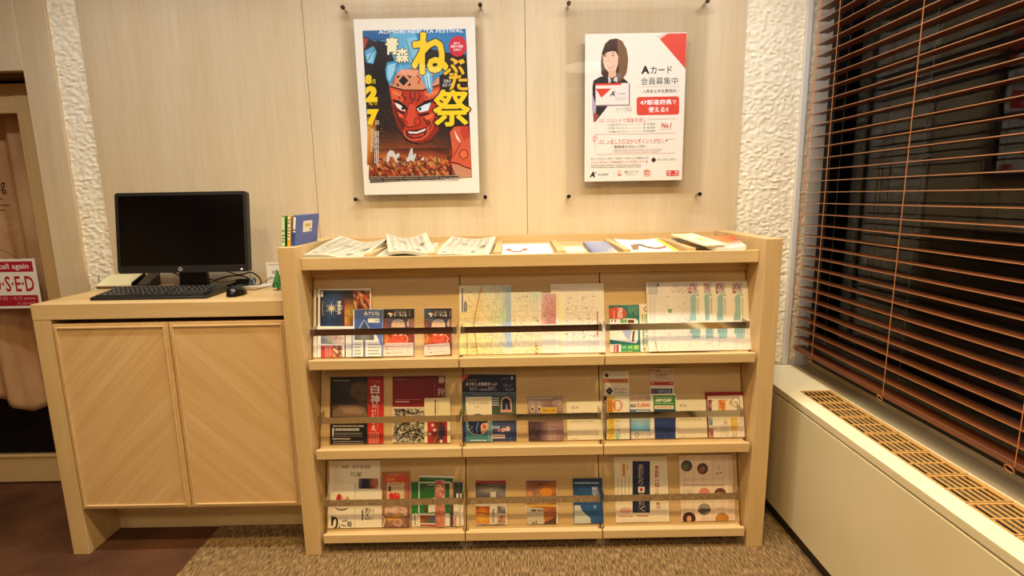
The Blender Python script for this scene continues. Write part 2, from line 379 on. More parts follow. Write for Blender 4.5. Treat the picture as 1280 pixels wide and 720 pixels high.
LEAN = atan2(.078, .300)
ROWB = {1: (-.442, .811), 2: (-.437, .446), 3: (-.446, .082)}     # front foot of each sloping display board (y, z)
def plane_row(r, t=0):
    y, z = ROWB[r]; dd = Vector((0, sin(LEAN), cos(LEAN))); n = Vector((0, -cos(LEAN), sin(LEAN)))
    return Vector((0, y, z)) + n*t, dd, n
class Sheet:
    """a leaning or hanging sheet/booklet placed by its outline in the photograph on its real plane"""
    def __init__(s, name, label, cat, plane, xl, xr, yt, yb=None, th=.004, base=None, group=None, body=None, tilt=0):
        O, dd, n = plane; s.O, s.dd, s.n = O, dd, n
        yb_ = yb if yb is not None else None
        ym = yt if yb is None else (yt+yb)/2
        Xl = on_plane(xl, ym, O, n).x; Xr = on_plane(xr, ym, O, n).x; xm = (xl+xr)/2
        st = (on_plane(xm, yt, O, n)-O).dot(dd); sb = 0 if yb is None else (on_plane(xm, yb, O, n)-O).dot(dd)
        if base is not None: sb = base
        s.cx = (Xl+Xr)/2; s.sb = sb; s.w = Xr-Xl; s.h = st-sb; s.th = th
        loc = O + dd*sb; loc.x = s.cx
        mb = MB().box(-s.w/2, 0, 0, s.w/2, th, s.h)
        o = mb.build(name, body or paper, bevel=min(.0006, th*.2)); o.location = loc
        o.rotation_euler = (-atan2(dd.y, dd.z), radians(tilt), 0); s.o = o
        tag(o, label, cat, group); s.crop(0, 0, 1); s.P = Print(s.map)
    def crop(s, ox, oy, sc): s.ox, s.oy, s.sc = ox, oy, sc; return s
    def map(s, cx, cy):
        p = on_plane(s.ox+cx/s.sc, s.oy+cy/s.sc, s.O, s.n)
        x = p.x-s.cx; z = (p-s.O).dot(s.dd)-s.sb
        e = .0004
        return (max(-s.w/2+e, min(s.w/2-e, x)), max(e, min(s.h-e, z)))
    def uv(s, u, v): return ((u-.5)*s.w, (1-v)*s.h)
    def usepct(s): s.P.mp = lambda u, v: ((max(0, min(100, u))/100-.5)*s.w*.998, (1-max(0, min(100, v))/100)*s.h*.998); return s
    def usecrop(s, ox, oy, sc): s.crop(ox, oy, sc); s.P.mp = s.map; return s
    def done(s, name='printed_cover'): s.P.build(s.o, name); return s.o

# ------------------------------------------------------------------ acrylic poster holders
def holder(xl, xr, zt, zb, label):
    t = thing('acrylic_poster_holder', ((xl+xr)/2, 0, zb), label, 'poster holder')
    B(xl, -.044, zb, xr, -.041, zt).build('acrylic_sheet', acryl, t)
    B(xl+.01, -.0345, zb+.01, xr-.01, -.0325, zt-.01).build('backing_sheet', acryl, t)
    for x in (xl+.017, xr-.017):
        for z in (zt-.019, zb+.018):
            so = MB().lathe([(.0055, 0), (.0055, .0385)], (x, -.0405, z), 16, 'y').build('standoff', chrome, t, smooth=True)
            MB().lathe([(.0070, 0), (.0088, .0015), (.0088, .008)], (x, -.0522, z), 20, 'y').build('cap', mat('dark_bronze_cap', '#54463a', .22, .9), so, smooth=True)
holder(-.706, -.095, 2.232, 1.400, 'clear acrylic holder on four standoffs around the festival poster')
holder(.243, .860, 2.232, 1.396, 'clear acrylic holder on four standoffs around the white card-membership poster')

WALLP = (Vector((0, -.0375, 0)), Vector((0, 0, 1)), Vector((0, -1, 0)))
# --- festival poster
s = Sheet('poster', 'colourful festival poster with a red warrior face and yellow brush lettering', 'poster', WALLP, 448.5, 596.5, 22.5, 242.5, .0015)
# own coordinates of the crop measured on the sheet (0..100)
def M(cx, cy): return ((cx-30-(cy-60)*.0732)/(424-(cy-60)*.06)*100, (cy-61)/607*100)
s.usepct(); pm = s.P.mp; s.P.mp = lambda a, b: pm(*M(a, b)); P = s.P
def L_(y): return 62+(y-98)*.058
def R_(y): return 422+(y-98)*.029
P.poly([(62, 98), (422, 98), (437, 612), (92, 625)], '#231a17')
# sky / blue headdress at the top
P.poly([(62, 98), (422, 98), (426, 185), (350, 175), (250, 150), (150, 150), (64, 118)], '#2b7fb8')
P.poly([(62, 98), (170, 98), (160, 118), (120, 130), (64, 118)], '#1d5d96')
P.poly([(350, 100), (422, 98), (424, 150), (380, 130)], '#1f78b4')
P.poly([(160, 100), (240, 98), (260, 140), (235, 235), (190, 240), (170, 190), (150, 150)], '#5fb0d6')
P.poly([(63, 120), (82, 126), (70, 160), (65, 150)], '#a63c2a')
P.poly([(70, 165), (100, 150), (112, 170), (100, 210), (76, 205)], '#5aa6cc')
P.poly([(76, 178), (104, 165), (98, 205), (80, 203)], '#8fd0e8')
P.poly([(112, 130), (150, 140), (148, 250), (150, 300), (110, 330), (95, 230), (112, 180)], '#15100f')
P.photo(120, 430, 366, 505, [['#231512', '#2a1713', '#1f1311'], ['#4a2a18', '#5a2e18', '#33201a'], ['#7a4420', '#8a3e1c', '#5a2e1c']], 3, .15)
# face
P.poly([(150, 262), (170, 236), (230, 228), (300, 236), (335, 262), (345, 330), (330, 400), (330, 440), (300, 480), (255, 492), (215, 480), (185, 440), (168, 390), (158, 330)], '#231512')
P.poly([(152, 268), (200, 300), (270, 305), (330, 285), (338, 330), (325, 400), (322, 440), (296, 474), (256, 486), (222, 474), (196, 440), (176, 390), (162, 330)], '#bb3319')
P.poly([(158, 290), (200, 305), (205, 340), (180, 345), (164, 325)], '#dd5a30')
P.poly([(275, 306), (328, 292), (332, 325), (300, 340), (280, 335)], '#dd5a30')
P.poly([(170, 345), (196, 392), (210, 420), (196, 440), (178, 395)], '#e0603a')
P.poly([(262, 390), (300, 390), (322, 370), (320, 420), (300, 450), (280, 420)], '#d9482a')
# headband
P.poly([(146, 238), (180, 232), (240, 230), (300, 236), (330, 240), (328, 285), (270, 300), (205, 298), (156, 284)], '#e0946a')
P.poly([(150, 248), (176, 244), (176, 282), (156, 276)], '#c97a50')
P.poly([(205, 250), (222, 268), (205, 286), (188, 268)], '#15100f'); P.poly([(180, 252), (194, 250), (184, 262)], '#2a1a14'); P.poly([(232, 252), (218, 250), (228, 262)], '#2a1a14')
P.poly([(180, 286), (192, 286), (182, 274)], '#2a1a14'); P.poly([(230, 286), (218, 286), (228, 274)], '#2a1a14')
P.stroke([(150, 284), (205, 300), (270, 302), (330, 284)], 4, '#2a120c'); P.stroke([(250, 250), (262, 262), (256, 280)], 5, '#b3301f')
# forehead veins / brows
for q in ([(205, 304), (200, 318), (212, 330), (206, 342)], [(232, 306), (226, 322), (238, 334), (230, 348)], [(255, 306), (262, 322), (252, 340)]): P.stroke(q, [3, 5, 5, 3][:len(q)], '#4a120c')
P.poly([(166, 330), (190, 336), (214, 356), (222, 372), (205, 366), (180, 350)], '#120a09')
P.poly([(310, 330), (280, 338), (250, 358), (244, 374), (266, 368), (300, 350)], '#120a09')
P.poly([(176, 342), (196, 352), (212, 372), (196, 370), (180, 356)], '#f2efe8'); P.poly([(300, 344), (276, 352), (250, 366), (262, 378), (290, 372)], '#dfeef5')
P.oval(202, 364, 5, 5, '#120a09'); P.oval(262, 366, 5, 5, '#120a09')
P.poly([(184, 366), (210, 378), (208, 386), (186, 376)], '#3a100b'); P.poly([(252, 384), (292, 378), (296, 386), (262, 394)], '#3a100b')
P.poly([(162, 344), (178, 352), (196, 394), (208, 440), (222, 470), (206, 458), (186, 430), (170, 384)], '#7e2011')
P.poly([(338, 330), (330, 400), (326, 440), (300, 474), (262, 488), (288, 462), (306, 436), (312, 400), (318, 360)], '#8c2413')
P.poly([(196, 392), (212, 420), (206, 440), (196, 424)], '#5c160c'); P.poly([(268, 396), (282, 420), (292, 440), (300, 412), (286, 398)], '#7a1d10')
for q in ([(176, 348), (188, 400), (206, 436)], [(326, 350), (312, 400), (292, 446)], [(216, 476), (250, 484), (284, 472)], [(184, 306), (192, 330)], [(290, 306), (284, 330)], [(244, 302), (244, 336)]): P.stroke(q, [2, 4, 2][:len(q)], '#3a0f08')
P.poly([(166, 300), (196, 312), (192, 322), (170, 314)], '#ee7a44'); P.poly([(282, 314), (322, 302), (324, 314), (288, 326)], '#ee7a44'); P.poly([(184, 374), (200, 384), (204, 396), (190, 392)], '#ee6a3c'); P.poly([(276, 392), (308, 380), (304, 396), (284, 406)], '#ee6a3c')
# nose
P.poly([(222, 350), (244, 350), (250, 390), (258, 412), (244, 424), (226, 426), (206, 418), (210, 396), (218, 384)], '#d44a2b')
P.oval(252, 410, 11, 13, '#c8381f'); P.ring(252, 410, 11, 13, 3, '#4a120c'); P.oval(212, 412, 8, 10, '#b02c18')
P.stroke([(222, 350), (214, 388), (204, 416), (222, 430), (246, 426)], 3, '#4a120c'); P.stroke([(228, 300), (226, 350)], 2, '#7a1f12')
# mouth
P.poly([(212, 440), (240, 438), (268, 434), (284, 428), (282, 456), (262, 468), (232, 470), (214, 462)], '#5a120d')
P.poly([(220, 444), (250, 446), (282, 434), (278, 442), (250, 452), (224, 450)], '#f4efe6')
P.poly([(222, 456), (250, 458), (276, 448), (272, 460), (240, 466)], '#c23a2a')
P.stroke([(206, 438), (212, 462), (234, 474), (266, 472), (290, 452), (290, 426)], 4, '#e06a44')
# blue locks over the headband
P.poly([(148, 205), (186, 200), (196, 230), (176, 250), (160, 284), (146, 262), (142, 230)], '#3f9ccb'); P.poly([(150, 215), (178, 208), (170, 245), (156, 270), (148, 250)], '#9bd4ea')
P.poly([(190, 190), (240, 195), (250, 228), (200, 228)], '#3f97c8')
P.poly([(262, 215), (300, 235), (306, 300), (296, 318), (276, 280), (262, 250)], '#5fb6dc'); P.poly([(272, 235), (294, 248), (300, 300), (286, 288)], '#b9e2f0')
P.poly([(330, 230), (350, 240), (320, 262), (306, 282), (304, 250)], '#3f8fb8')
P.poly([(212, 128), (248, 120), (262, 170), (240, 215), (214, 200)], '#7fc3e0')
for q in ([(214, 130), (240, 215)], [(190, 200), (165, 285)], [(280, 230), (296, 312)], [(76, 205), (104, 160)], [(63, 118), (112, 130), (158, 126)]): P.stroke(q, 2, '#1a3550')
# second face at the lower right
P.poly([(362, 450), (380, 430), (424, 428), (432, 470), (436, 610), (400, 612), (372, 600), (362, 540), (366, 500)], '#d05a38')
P.poly([(400, 428), (427, 428), (430, 470), (412, 480), (400, 455)], '#c23a28'); P.poly([(378, 440), (398, 480), (400, 488), (386, 470)], '#f4efe6')
P.oval(410, 528, 14, 16, '#dd6a42'); P.ring(410, 528, 14, 16, 3, '#6b2417'); P.stroke([(366, 556), (390, 560), (410, 572), (434, 580)], 4, '#3a120c')
P.poly([(370, 562), (400, 570), (434, 584), (436, 610), (400, 612), (374, 598)], '#c98a68'); P.stroke([(362, 450), (370, 520), (364, 560), (380, 605)], 4, '#3a120c'); P.stroke([(400, 488), (372, 540)], 3, '#7a2a1a')
# fire and crowd
P.photo(88, 504, 366, 612, [['#3a1d12', '#5a2a16', '#3a2016', '#2e1a12', '#4a2416'], ['#b3521c', '#c26a26', '#8f3a1a', '#a4481e', '#6b2a18'], ['#d98a34', '#b84a22', '#c9722c', '#a8321e', '#8c2018'], ['#6b3420', '#8f4a26', '#7a3a22', '#5a2418', '#4a1a14'], ['#3a2a20', '#4a3426', '#3a261c', '#33201a', '#2a1a16']], 1)
P.mosaic(92, 535, 360, 604, ['#c8782a', '#a8381c', '#6a2014', '#d09a50', '#2a1510', '#b04a22', '#8a2418', '#3a1c14'], 40, 10, .2, 4)
P.specks(95, 520, 360, 600, 260, ['#e0b070', '#1a0d0a', '#c84a24', '#b8a890'], 6, 8)
P.photo(L_(400)+2, 392, 112, 560, [['#c8852a', '#7a3a18'], ['#e0a838', '#a85a20'], ['#d98a2c', '#6b3018'], ['#a85220', '#3a1c12']], 2)
P.specks(120, 360, 180, 500, 40, ['#8f4a1e', '#5a2a14'], 7, 9)
# white silhouettes of dancers
for q in ([(146, 548), (150, 520), (160, 508), (172, 512), (178, 526), (190, 518), (192, 530), (182, 540), (188, 556), (180, 552), (172, 534), (160, 530), (154, 552)], [(214, 552), (222, 530), (230, 504), (236, 502), (238, 528), (248, 520), (246, 534), (240, 552), (232, 546)], [(262, 548), (272, 534), (276, 545)]): P.poly(q, '#cfd0cc')
# lettering
P.text('AOMORI NEBUTA FESTIVAL', 118, 98, 414, 110, '#e9f3f8', .02)
def brush(t, x0, y0, x1, y1, c='#f2c81e', out='#171210', b=.035):
    k = (y1-y0)*.05+1.5
    for i in range(10): P.text(t, x0+k*cos(i*.628), y0+k*sin(i*.628), x1+k*cos(i*.628), y1+k*sin(i*.628), out, 0)
    k = (y1-y0)*(.026 if t == '祭' else .038)
    for i in range(8): P.text(t, x0+k*cos(i*.785), y0+k*sin(i*.785), x1+k*cos(i*.785), y1+k*sin(i*.785), c, 0)
brush('青', 144, 124, 186, 178, '#f3ecc0'); brush('森', 180, 160, 222, 206, '#f3ecc0')
brush('ね', 238, 112, 356, 244, '#f4cf1c', b=.05); brush('ぶ', 346, 196, 416, 254, '#f0bf26', b=.05); brush('た', 364, 246, 426, 304, '#f0bf26', b=.05); brush('祭', 310, 304, 432, 426, '#f4d31c', b=.05)
P.oval(394, 156, 31, 35, '#cf2436'); P.text('東北三大', 380, 142, 402, 150, '#ffffff'); P.text('夏祭りの競演', 370, 152, 412, 161, '#ffffff'); P.text('あおもり', 380, 163, 406, 171, '#ffffff')
P.text('日本の\n火まつり', 340, 266, 372, 292, '#f1ece4', .02)
P.text('8', 72, 246, 96, 278, '#f4d31c', .07); P.text('月', 97, 262, 108, 277, '#f4d31c', .03); P.text('2', 74, 284, 116, 340, '#f7d51a', .09); P.text('日', 106, 342, 114, 350, '#f4d31c', .02)
P.text('〜', 86, 340, 100, 352, '#f4d31c', .02); P.text('7', 80, 364, 121, 420, '#f7d51a', .09); P.text('日', 110, 404, 120, 418, '#f4e8c0', .03)
P.lines(92, 432, 104, 520, 3, '#f4e8c0', .4, .3, 4, True); P.lines(106, 440, 122, 590, 3, '#f4efe4', .4, .3, 6, True); P.lines(90, 600, 400, 622, 3, '#a89a88', .35, .1, 5)
s.done('printed_artwork')

# --- card membership poster
s = Sheet('poster', 'white card-membership poster with a smiling woman and red corner triangle', 'poster', WALLP, 731.0, 855.5, 41.5, 226.0, .0015)
def M2(cx, cy): return ((cx-116+(cy-115)*.008)/(352-(cy-115)*.032)*100, (cy-115)/511*100)
s.usepct(); pm2 = s.P.mp; s.P.mp = lambda a, b: pm2(*M2(a, b)); P = s.P
P.poly([(374, 135), (402, 117), (467, 117), (463, 237)], '#e04a35'); P.poly([(374, 135), (402, 117), (396, 117), (362, 125)], '#f5cdbf')
# woman: hair, face, suit (from the 6.55x crop at 740,40 -> this crop: x=(740+a/6.55-690)*2.77)
def W(a, b): return ((50+a/6.55)*2.77, (40+b/6.55)*2.77)
def wp(pts, c): P.poly([W(*p) for p in pts], c)
wp([(14, 378), (60, 352), (110, 340), (150, 330), (230, 340), (300, 400), (250, 430), (150, 560), (30, 715), (8, 600), (4, 430)], '#2b2322')
wp([(2, 480), (34, 590), (26, 715), (12, 715), (0, 600)], '#b9a8bb')
wp([(14, 640), (60, 660), (28, 716), (10, 716)], '#a04a48')
wp([(110, 84), (150, 52), (200, 46), (250, 70), (284, 130), (298, 210), (290, 290), (280, 330), (250, 372), (216, 400), (150, 380), (100, 350), (78, 330), (74, 240), (84, 150)], '#46291a')
wp([(208, 46), (250, 68), (284, 130), (298, 210), (290, 290), (280, 330), (250, 372), (216, 400), (222, 250), (212, 130)], '#7d5836')
wp([(88, 180), (120, 120), (200, 140), (216, 190), (214, 250), (196, 300), (170, 330), (140, 318), (108, 280), (92, 230)], '#f0c6a6')
wp([(140, 300), (196, 300), (200, 345), (160, 360), (134, 340)], '#e8b694')
wp([(96, 150), (124, 116), (170, 108), (212, 124), (218, 190), (196, 150), (160, 146), (120, 156), (92, 196)], '#3c2216')
for x, y in ((112, 184), (174, 182)): P.oval(*W(x, y), 2.6*1.4, 1.5*1.4, '#2a1a14'); P.stroke([W(x-14, y-14), W(x, y-20), W(x+14, y-16)], 1.6, '#5a3826')
wp([(124, 256), (150, 262), (182, 256), (172, 276), (150, 282), (134, 274)], '#c8584a'); wp([(130, 260), (150, 266), (176, 260), (168, 270), (150, 273), (136, 269)], '#fbf3ea')
P.stroke([W(136, 200), W(130, 228), W(142, 234)], 1.2, '#d09a7c')
wp([(132, 344), (166, 366), (200, 350), (216, 352), (206, 396), (170, 380), (136, 404)], '#d9d2cf'); wp([(150, 356), (166, 366), (182, 358), (176, 388), (156, 386)], '#4a4246'); wp([(200, 320), (236, 322), (238, 352), (210, 372)], '#7a6a62')
# the card she holds
P.rect(154, 283, 270, 359, '#8e7f78'); P.rect(151, 281, 266, 355, '#f6e7dc'); P.rect(151, 281, 240, 288, '#e2402e'); P.poly([(151, 299), (206, 299), (171, 330)], '#e2402e')
P.text('A', 202, 308, 220, 326, '#221a18', .03, shear=-.2); P.text('+', 216, 308, 222, 314, '#221a18'); P.text('A CARD', 226, 314, 256, 321, '#8a7d76'); P.lines(218, 328, 256, 342, 2, '#b8a89c', .3)
P.text('Aカード会員証', 220, 362, 276, 380, '#b8a89c', 0, shear=0)
P.text('A', 309, 224, 338, 251, '#201a18', .05); P.text('カード', 342, 226, 416, 251, '#26201e', .01); P.text('会員募集中', 308, 264, 436, 289, '#26201e', -.005)
P.rect(296, 295, 442, 296.3, '#d9b9a4'); P.text('・入会金＆年会費無料・', 304, 304, 438, 317, '#7a655a', 0)
P.rrect(293, 330, 440, 393, 9, '#e04a35'); P.text('47都道府県', 306, 340, 414, 358, '#ffffff', .03); P.text('で', 416, 343, 430, 357, '#ffffff', .02); P.text('使える!!', 334, 365, 402, 384, '#ffffff', .03)
def box(x0, y0, x1, y1): P.stroke([(x0, y0), (x1, y0), (x1, y1), (x0, y1), (x0, y0)], 1.2, '#dc8570')
box(150, 408, 426, 458); box(150, 480, 424, 529)
P.rect(158, 402, 330, 416, '#f3ecdf'); P.rect(158, 474, 392, 491, '#f3ecdf')
P.text('入会\n特典', 162, 402, 181, 416, '#d2604c', 0); P.text('フロントで現金手渡し', 188, 402, 326, 417, '#d9604a', .01)
for i, (a, b) in enumerate((('5,500 ポイント', '¥  5,000'), ('9,750 ポイント', '¥ 10,000'), ('19,000 ポイント', '¥ 20,000'))):
    y = 421+i*12; P.text('・'+a, 188, y, 262, y+8, '#6b5a50', 0); P.text(b, 316, y, 356, y+8, '#6b5a50', 0); P.rect(266, y+4, 308, y+4.8, '#c8b4a6')
P.text('No.1', 379, 421, 412, 439, '#cf4434', .03, shear=-.2); P.lines(374, 441, 414, 447, 1, '#d9a898', .3)
P.oval(148, 476, 9, 15, '#e9b3a4'); P.oval(148, 481, 8, 9, '#f6ece2'); P.text('P', 144, 475, 152, 487, '#d2604c', .02)
P.text('会員\nPOINT', 160, 477, 184, 492, '#d2604c', 0); P.text('入会した宿泊からポイントが付く', 188, 475, 386, 493, '#d9604a', .01); P.oval(396, 484, 2.4, 2.4, '#5a4a42')
P.text('・ 宿泊料金の10%もしくは5% ・', 206, 497, 330, 508, '#6b5a50', .005); P.lines(212, 511, 384, 526, 3, '#cdb6a8', .3, .5)
P.text('オリックスレンタカーでAカードポイントを貯めよう!', 134, 540, 334, 549, '#57463c', 0); P.text('+1レンタルにつき500ポイントが付いてくる', 134, 552, 330, 562, '#d9604a', .005); P.lines(134, 565, 310, 579, 2, '#a8968a', .35)
P.poly([(342, 552), (351, 542), (360, 552), (351, 562)], '#3a2622'); P.text('オリックスレンタカー', 364, 547, 428, 556, '#57463c', 0)
P.text('A', 131, 590, 150, 611, '#1d1615', .05, shear=-.2); P.text('+', 147, 591, 154, 598, '#1d1615', .02); P.text('ACARD', 158, 597, 194, 605, '#5a4a42', 0); P.rect(213, 588, 214, 610, '#cbb8a8')
P.oval(232, 592, 8, 7, '#f0cdb8'); P.rect(226, 600, 239, 607, '#df8a74'); P.text('便利なアプリを', 250, 589, 298, 597, '#6b5a50', 0); P.text('ダウンロード', 254, 599, 290, 606, '#6b5a50', 0)
P.oval(328, 598, 14, 14, '#f0bfae'); P.text('無料\nFree', 318, 588, 338, 606, '#b8483a', .01)
P.rrect(395, 591, 438, 611, 3, '#d2402f'); P.text('会員', 399, 593, 410, 601, '#ffffff', .01); P.text('募集', 424, 593, 435, 601, '#ffffff', .01); P.text('16〜23', 399, 603, 435, 609, '#ffffff', .01)
s.done('printed_artwork')

# ------------------------------------------------------------------ brochure rack
RX0, RX1, YF = -.853, .992, -.512
rack = thing('brochure_rack', (.07, -.26, .004), 'pale wood brochure display rack with three sloping shelf rows and open top tray', 'brochure rack')
B(RX0, YF, .004, -.790, -.003, 1.250).build('side_panel', wood_v, rack, bevel=.0015)
B(.929, YF, .004, RX1, -.003, 1.250).build('side_panel', wood_v, rack, bevel=.0015)
B(-.789, -.024, .10, .928, -.003, 1.246).build('back_board', wood_h, rack, bevel=.001)
# tray
MB().prism([(-.789, -.448, 1.160), (-.789, -.448, 1.186), (-.789, -.025, 1.212), (-.789, -.025, 1.160)], (1.717, 0, 0)).build('tray_floor', wood_h, rack, bevel=.0008)
B(-.789, -.468, 1.159, .928, -.449, 1.2045).build('tray_lip', wood_h, rack, bevel=.0012)
for k in range(1, 7):
    x = -.789+.2453*k
    MB().prism([(x-.014, -.4475, 1.188), (x-.014, -.4475, 1.215), (x-.014, -.025, 1.220), (x-.014, -.025, 1.214)], (.028, 0, 0)).build('divider', wood_y, rack, bevel=.0008)
B(-.789, -.372, 1.117, .928, -.352, 1.159).build('header_board', wood_h, rack, bevel=.0006)
B(-.789, -.33, .10, .928, -.32, 1.117).build('inner_board', darkvoid, rack)  # dark colour holds the shade behind the flap doors
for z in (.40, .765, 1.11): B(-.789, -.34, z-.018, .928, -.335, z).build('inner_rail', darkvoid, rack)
B(-.789, -.30, .004, .928, -.28, .10).build('kick_board', wood_h, rack, bevel=.001)
BX = [(-.786, -.2085), (-.2045, .3455), (.3495, .925)]
zb = {1: (.781, .817), 2: (.415, .452), 3: (.051, .087)}
RB = {1: (.909, .934), 2: (.553, .579), 3: (.199, .227)}
BARX = [(-.770, -.214), (-.199, .340), (.354, .900)]
for r in (1, 2, 3):
    O, dd, n = plane_row(r)
    top = .315 if r == 1 else .305
    for k, (x0, x1) in enumerate(BX):
        a = O + dd*(-.022); b = O + dd*top; bk = -n*.014
        fl = MB().prism([(x0, a.y, a.z), (x0, b.y, b.z), (x0, (b+bk).y, (b+bk).z), (x0, (a+bk).y, (a+bk).z)], (x1-x0, 0, 0)).build('flap_door', wood_h, rack, bevel=.0008)
        y1 = O.y-.004
        MB().box(x0+(.008 if k == 0 else 0), -.507, zb[r][0], x1-(.006 if k == 2 else 0), -.491, zb[r][1]).box(x0+.01, -.4912, zb[r][0], x1-.01, y1+.004, zb[r][1]-.008).build('ledge', wood_h, fl, bevel=.0012)
        bx0, bx1 = BARX[k]; za, zb2 = RB[r]; ya = -.482
        yp = (O+dd*((za-O.z)/dd.z)).y-.002
        MB().box(bx0, ya-.0015, za, bx1, ya, zb2).build('guard_rail', chrome, fl)
        for e0, e1, a0, a1 in ((bx0, bx0+.016, bx0, bx0+.0015), (bx1-.014, bx1, bx1-.0015, bx1)):
            MB().box(e0, ya-.003, za-.001, e1, ya-.0015, zb2+.001).box(a0, ya-.0016, za, a1, yp, zb2).build('rail_bracket', satin, fl)

# ------------------------------------------------------------------ cabinet
CX0, CX1, CYF = -1.822, -.855, -.476
cab = thing('cabinet', (-1.34, -.24, 0.0), 'pale wood two-door cabinet with thick worktop left of the brochure rack', 'cabinet')
B(CX0, CYF, .988, CX1, -.003, 1.048).build('worktop', wood_h, cab, bevel=.0015)
B(CX0, CYF+.001, 0.0, CX0+.066, -.275, .988).build('side_panel', wood_v, cab, bevel=.0015)
B(CX1-.012, CYF+.004, .19, CX1, -.01, .988).build('side_panel', wood_v, cab)
B(-1.755, CYF+.022, .196, -.868, -.01, .960).build('carcass', mat('carcass_board', '#b0946a', .6), cab)
B(-1.755, -.30, 0.0, -.868, -.277, .195).build('kick_board', wood_h, cab, bevel=.001)
for (x0, x1, wm) in ((-1.753, -1.3145, wood_dl), (-1.3105, -.869, wood_dr)):
    dr = B(x0, CYF+.003, .201, x1, CYF+.021, .970).build('door', wm, cab, bevel=.001, loc=((x0+x1)/2, CYF, .6))
    q = MB(); w_ = .013; a0 = x0+.012; a1 = x1-.012; z0 = .213; z1 = .958; yy = CYF-.003
    q.box(a0, yy, z0, a1, CYF+.003, z0+.006).box(a0, yy, z1-.006, a1, CYF+.003, z1).box(a0, yy, z0+.006, a0+.006, CYF+.003, z1-.006).box(a1-.006, yy, z0+.006, a1, CYF+.003, z1-.006)
    q.build('bead', wood_h, dr, bevel=.001)

# ------------------------------------------------------------------ convector cover under the window
rad = thing('convector_cover', (1.26, -1.6, 0.0), 'long cream metal convector cover with amber slotted grille below the window', 'convector cover')
RY0, RY1 = -3.4, -.012
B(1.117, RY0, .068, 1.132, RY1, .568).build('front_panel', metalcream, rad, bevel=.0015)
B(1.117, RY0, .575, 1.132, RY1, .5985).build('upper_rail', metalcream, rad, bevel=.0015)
B(1.140, RY0, .004, 1.36, RY1, .068).build('toe_kick', black, rad)
GY = [-.356, -.482, -.619, -.755, -.891, -1.031, -1.172]
while GY[-1] > -3.3: GY.append(GY[-1]-.138)
GX0, GX1 = 1.183, 1.302
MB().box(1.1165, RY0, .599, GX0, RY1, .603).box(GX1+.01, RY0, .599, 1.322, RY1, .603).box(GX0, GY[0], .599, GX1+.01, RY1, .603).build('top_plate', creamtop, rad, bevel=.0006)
B(GX0+.001, GY[-1], .53, GX1, GY[0]-.001, .533).build('slot_shade_sheet', mat('slot_shade', '#140a04', .8), rad)  # dark sheet stands in for the shade inside the grille slots
for k in range(len(GY)-1):
    ya, yb = GY[k]-.002, GY[k+1]+.002; q = MB()
    q.box(GX0+.001, ya-.007, .600, GX1+.009, ya, .605).box(GX0+.001, yb, .600, GX1+.009, yb+.004, .605)
    ym = (ya+yb)/2; q.box(GX0+.001, ym-.003, .600, GX1, ym+.003, .604)
    nb = 6
    for i in range(nb+1):
        x = GX0+.002+(GX1-GX0-.006)*i/nb; q.box(x, yb+.004, .6003, x+.0056, ya-.007, .603)
    q.box(GX1, yb+.004, .590, GX1+.009, ya-.007, .605)
    q.build('grille_section', grillewood, rad)
# ---- right wall, sill, window
struct(MB().box(1.323, -5.2, .004, 1.411, -.012, .602).build('wall_ledge', ledgegrey))
wr = struct(MB().box(1.412, -5.2, 0, 1.75, .02, .622).build('wall_right', sillgrey))
struct(MB().box(1.411, -5.2, 2.52, 1.75, .02, 2.7).box(1.411, -5.2, .7, 1.75, -3.6, 2.52).build('wall_right_upper', plaster))
struct(B(1.352, .0, .588, 1.75, .10, 2.7).build('wall_corner', plaster)) if False else None
wn = struct(bpy.data.objects.new('window_1', None)); COL.objects.link(wn); wn.location = (1.47, -1.8, .7)
MB().box(1.4125, -.05, .622, 1.50, .02, 2.52).build('window_frame', blackframe, wn)
MB().box(1.4105, -3.6, .622, 1.50, -.05, .745).build('window_frame', blackframe, wn)
MB().box(1.43, -3.6, 2.47, 1.50, -.05, 2.52).build('window_frame', blackframe, wn)
for y in (-1.72, -3.55): B(1.43, y-.025, .745, 1.50, y+.025, 2.47).build('mullion', blackframe, wn)
B(1.462, -3.55, .745, 1.468, -.05, 2.47).build('glass', winglass, wn)
# outside: dark pavement, dark facade across, signboard, lamp and a tube in place of a reflection
struct(B(1.75, -9, -.05, 9, 6, -.01).build('ground', mat('night_asphalt', '#181818', .9)))
fac = B(5.2, -9, 0, 5.5, 6, 5).build('far_building', mat('dark_facade', '#15120f', .9)); tag(fac, 'dark building wall across the street seen through the night window', 'building')
for y in (-4.5, -3.0, -1.5, 0, 1.5, 3.0): MB().box(5.17, y-.5, .9, 5.2, y+.5, 2.4).build('pane', mat('dark_pane', '#1d2226', .15), fac)
lamp = MB().box(4.6, 1.56, 1.30, 4.66, 2.12, 1.37).build('reflection_tube', mat('reflection_glow', '#ffffff', .5), loc=(4.63, 1.8, 1.3))  # glowing tube added outside to stand in for a reflection in the glass
_b = mat('reflection_glow', '#ffffff').node_tree.nodes['Principled BSDF']; _b.inputs['Emission Color'].default_value = (.8, .9, 1, 1); _b.inputs['Emission Strength'].default_value = 3
MB().box(4.66, 1.60, 1.32, 5.17, 1.63, 1.35).build('bracket', black, lamp)
tag(lamp, 'small glowing white tube added outside in place of a light reflected in the glass', 'lamp')
b2 = MB().lathe([(.02, -.02), (.045, 0), (.02, .02)], (4.6, -2.05, 2.54), 12).build('blue_lamp', mat('blue_glow', '#2030ff', .5), loc=(4.6, -2.05, 2.54))
_b = mat('blue_glow', '#2030ff').node_tree.nodes['Principled BSDF']; _b.inputs['Emission Color'].default_value = (.15, .2, 1, 1); _b.inputs['Emission Strength'].default_value = 12
MB().box(4.6, -2.06, 2.53, 5.17, -2.04, 2.55).build('bracket', black, b2)
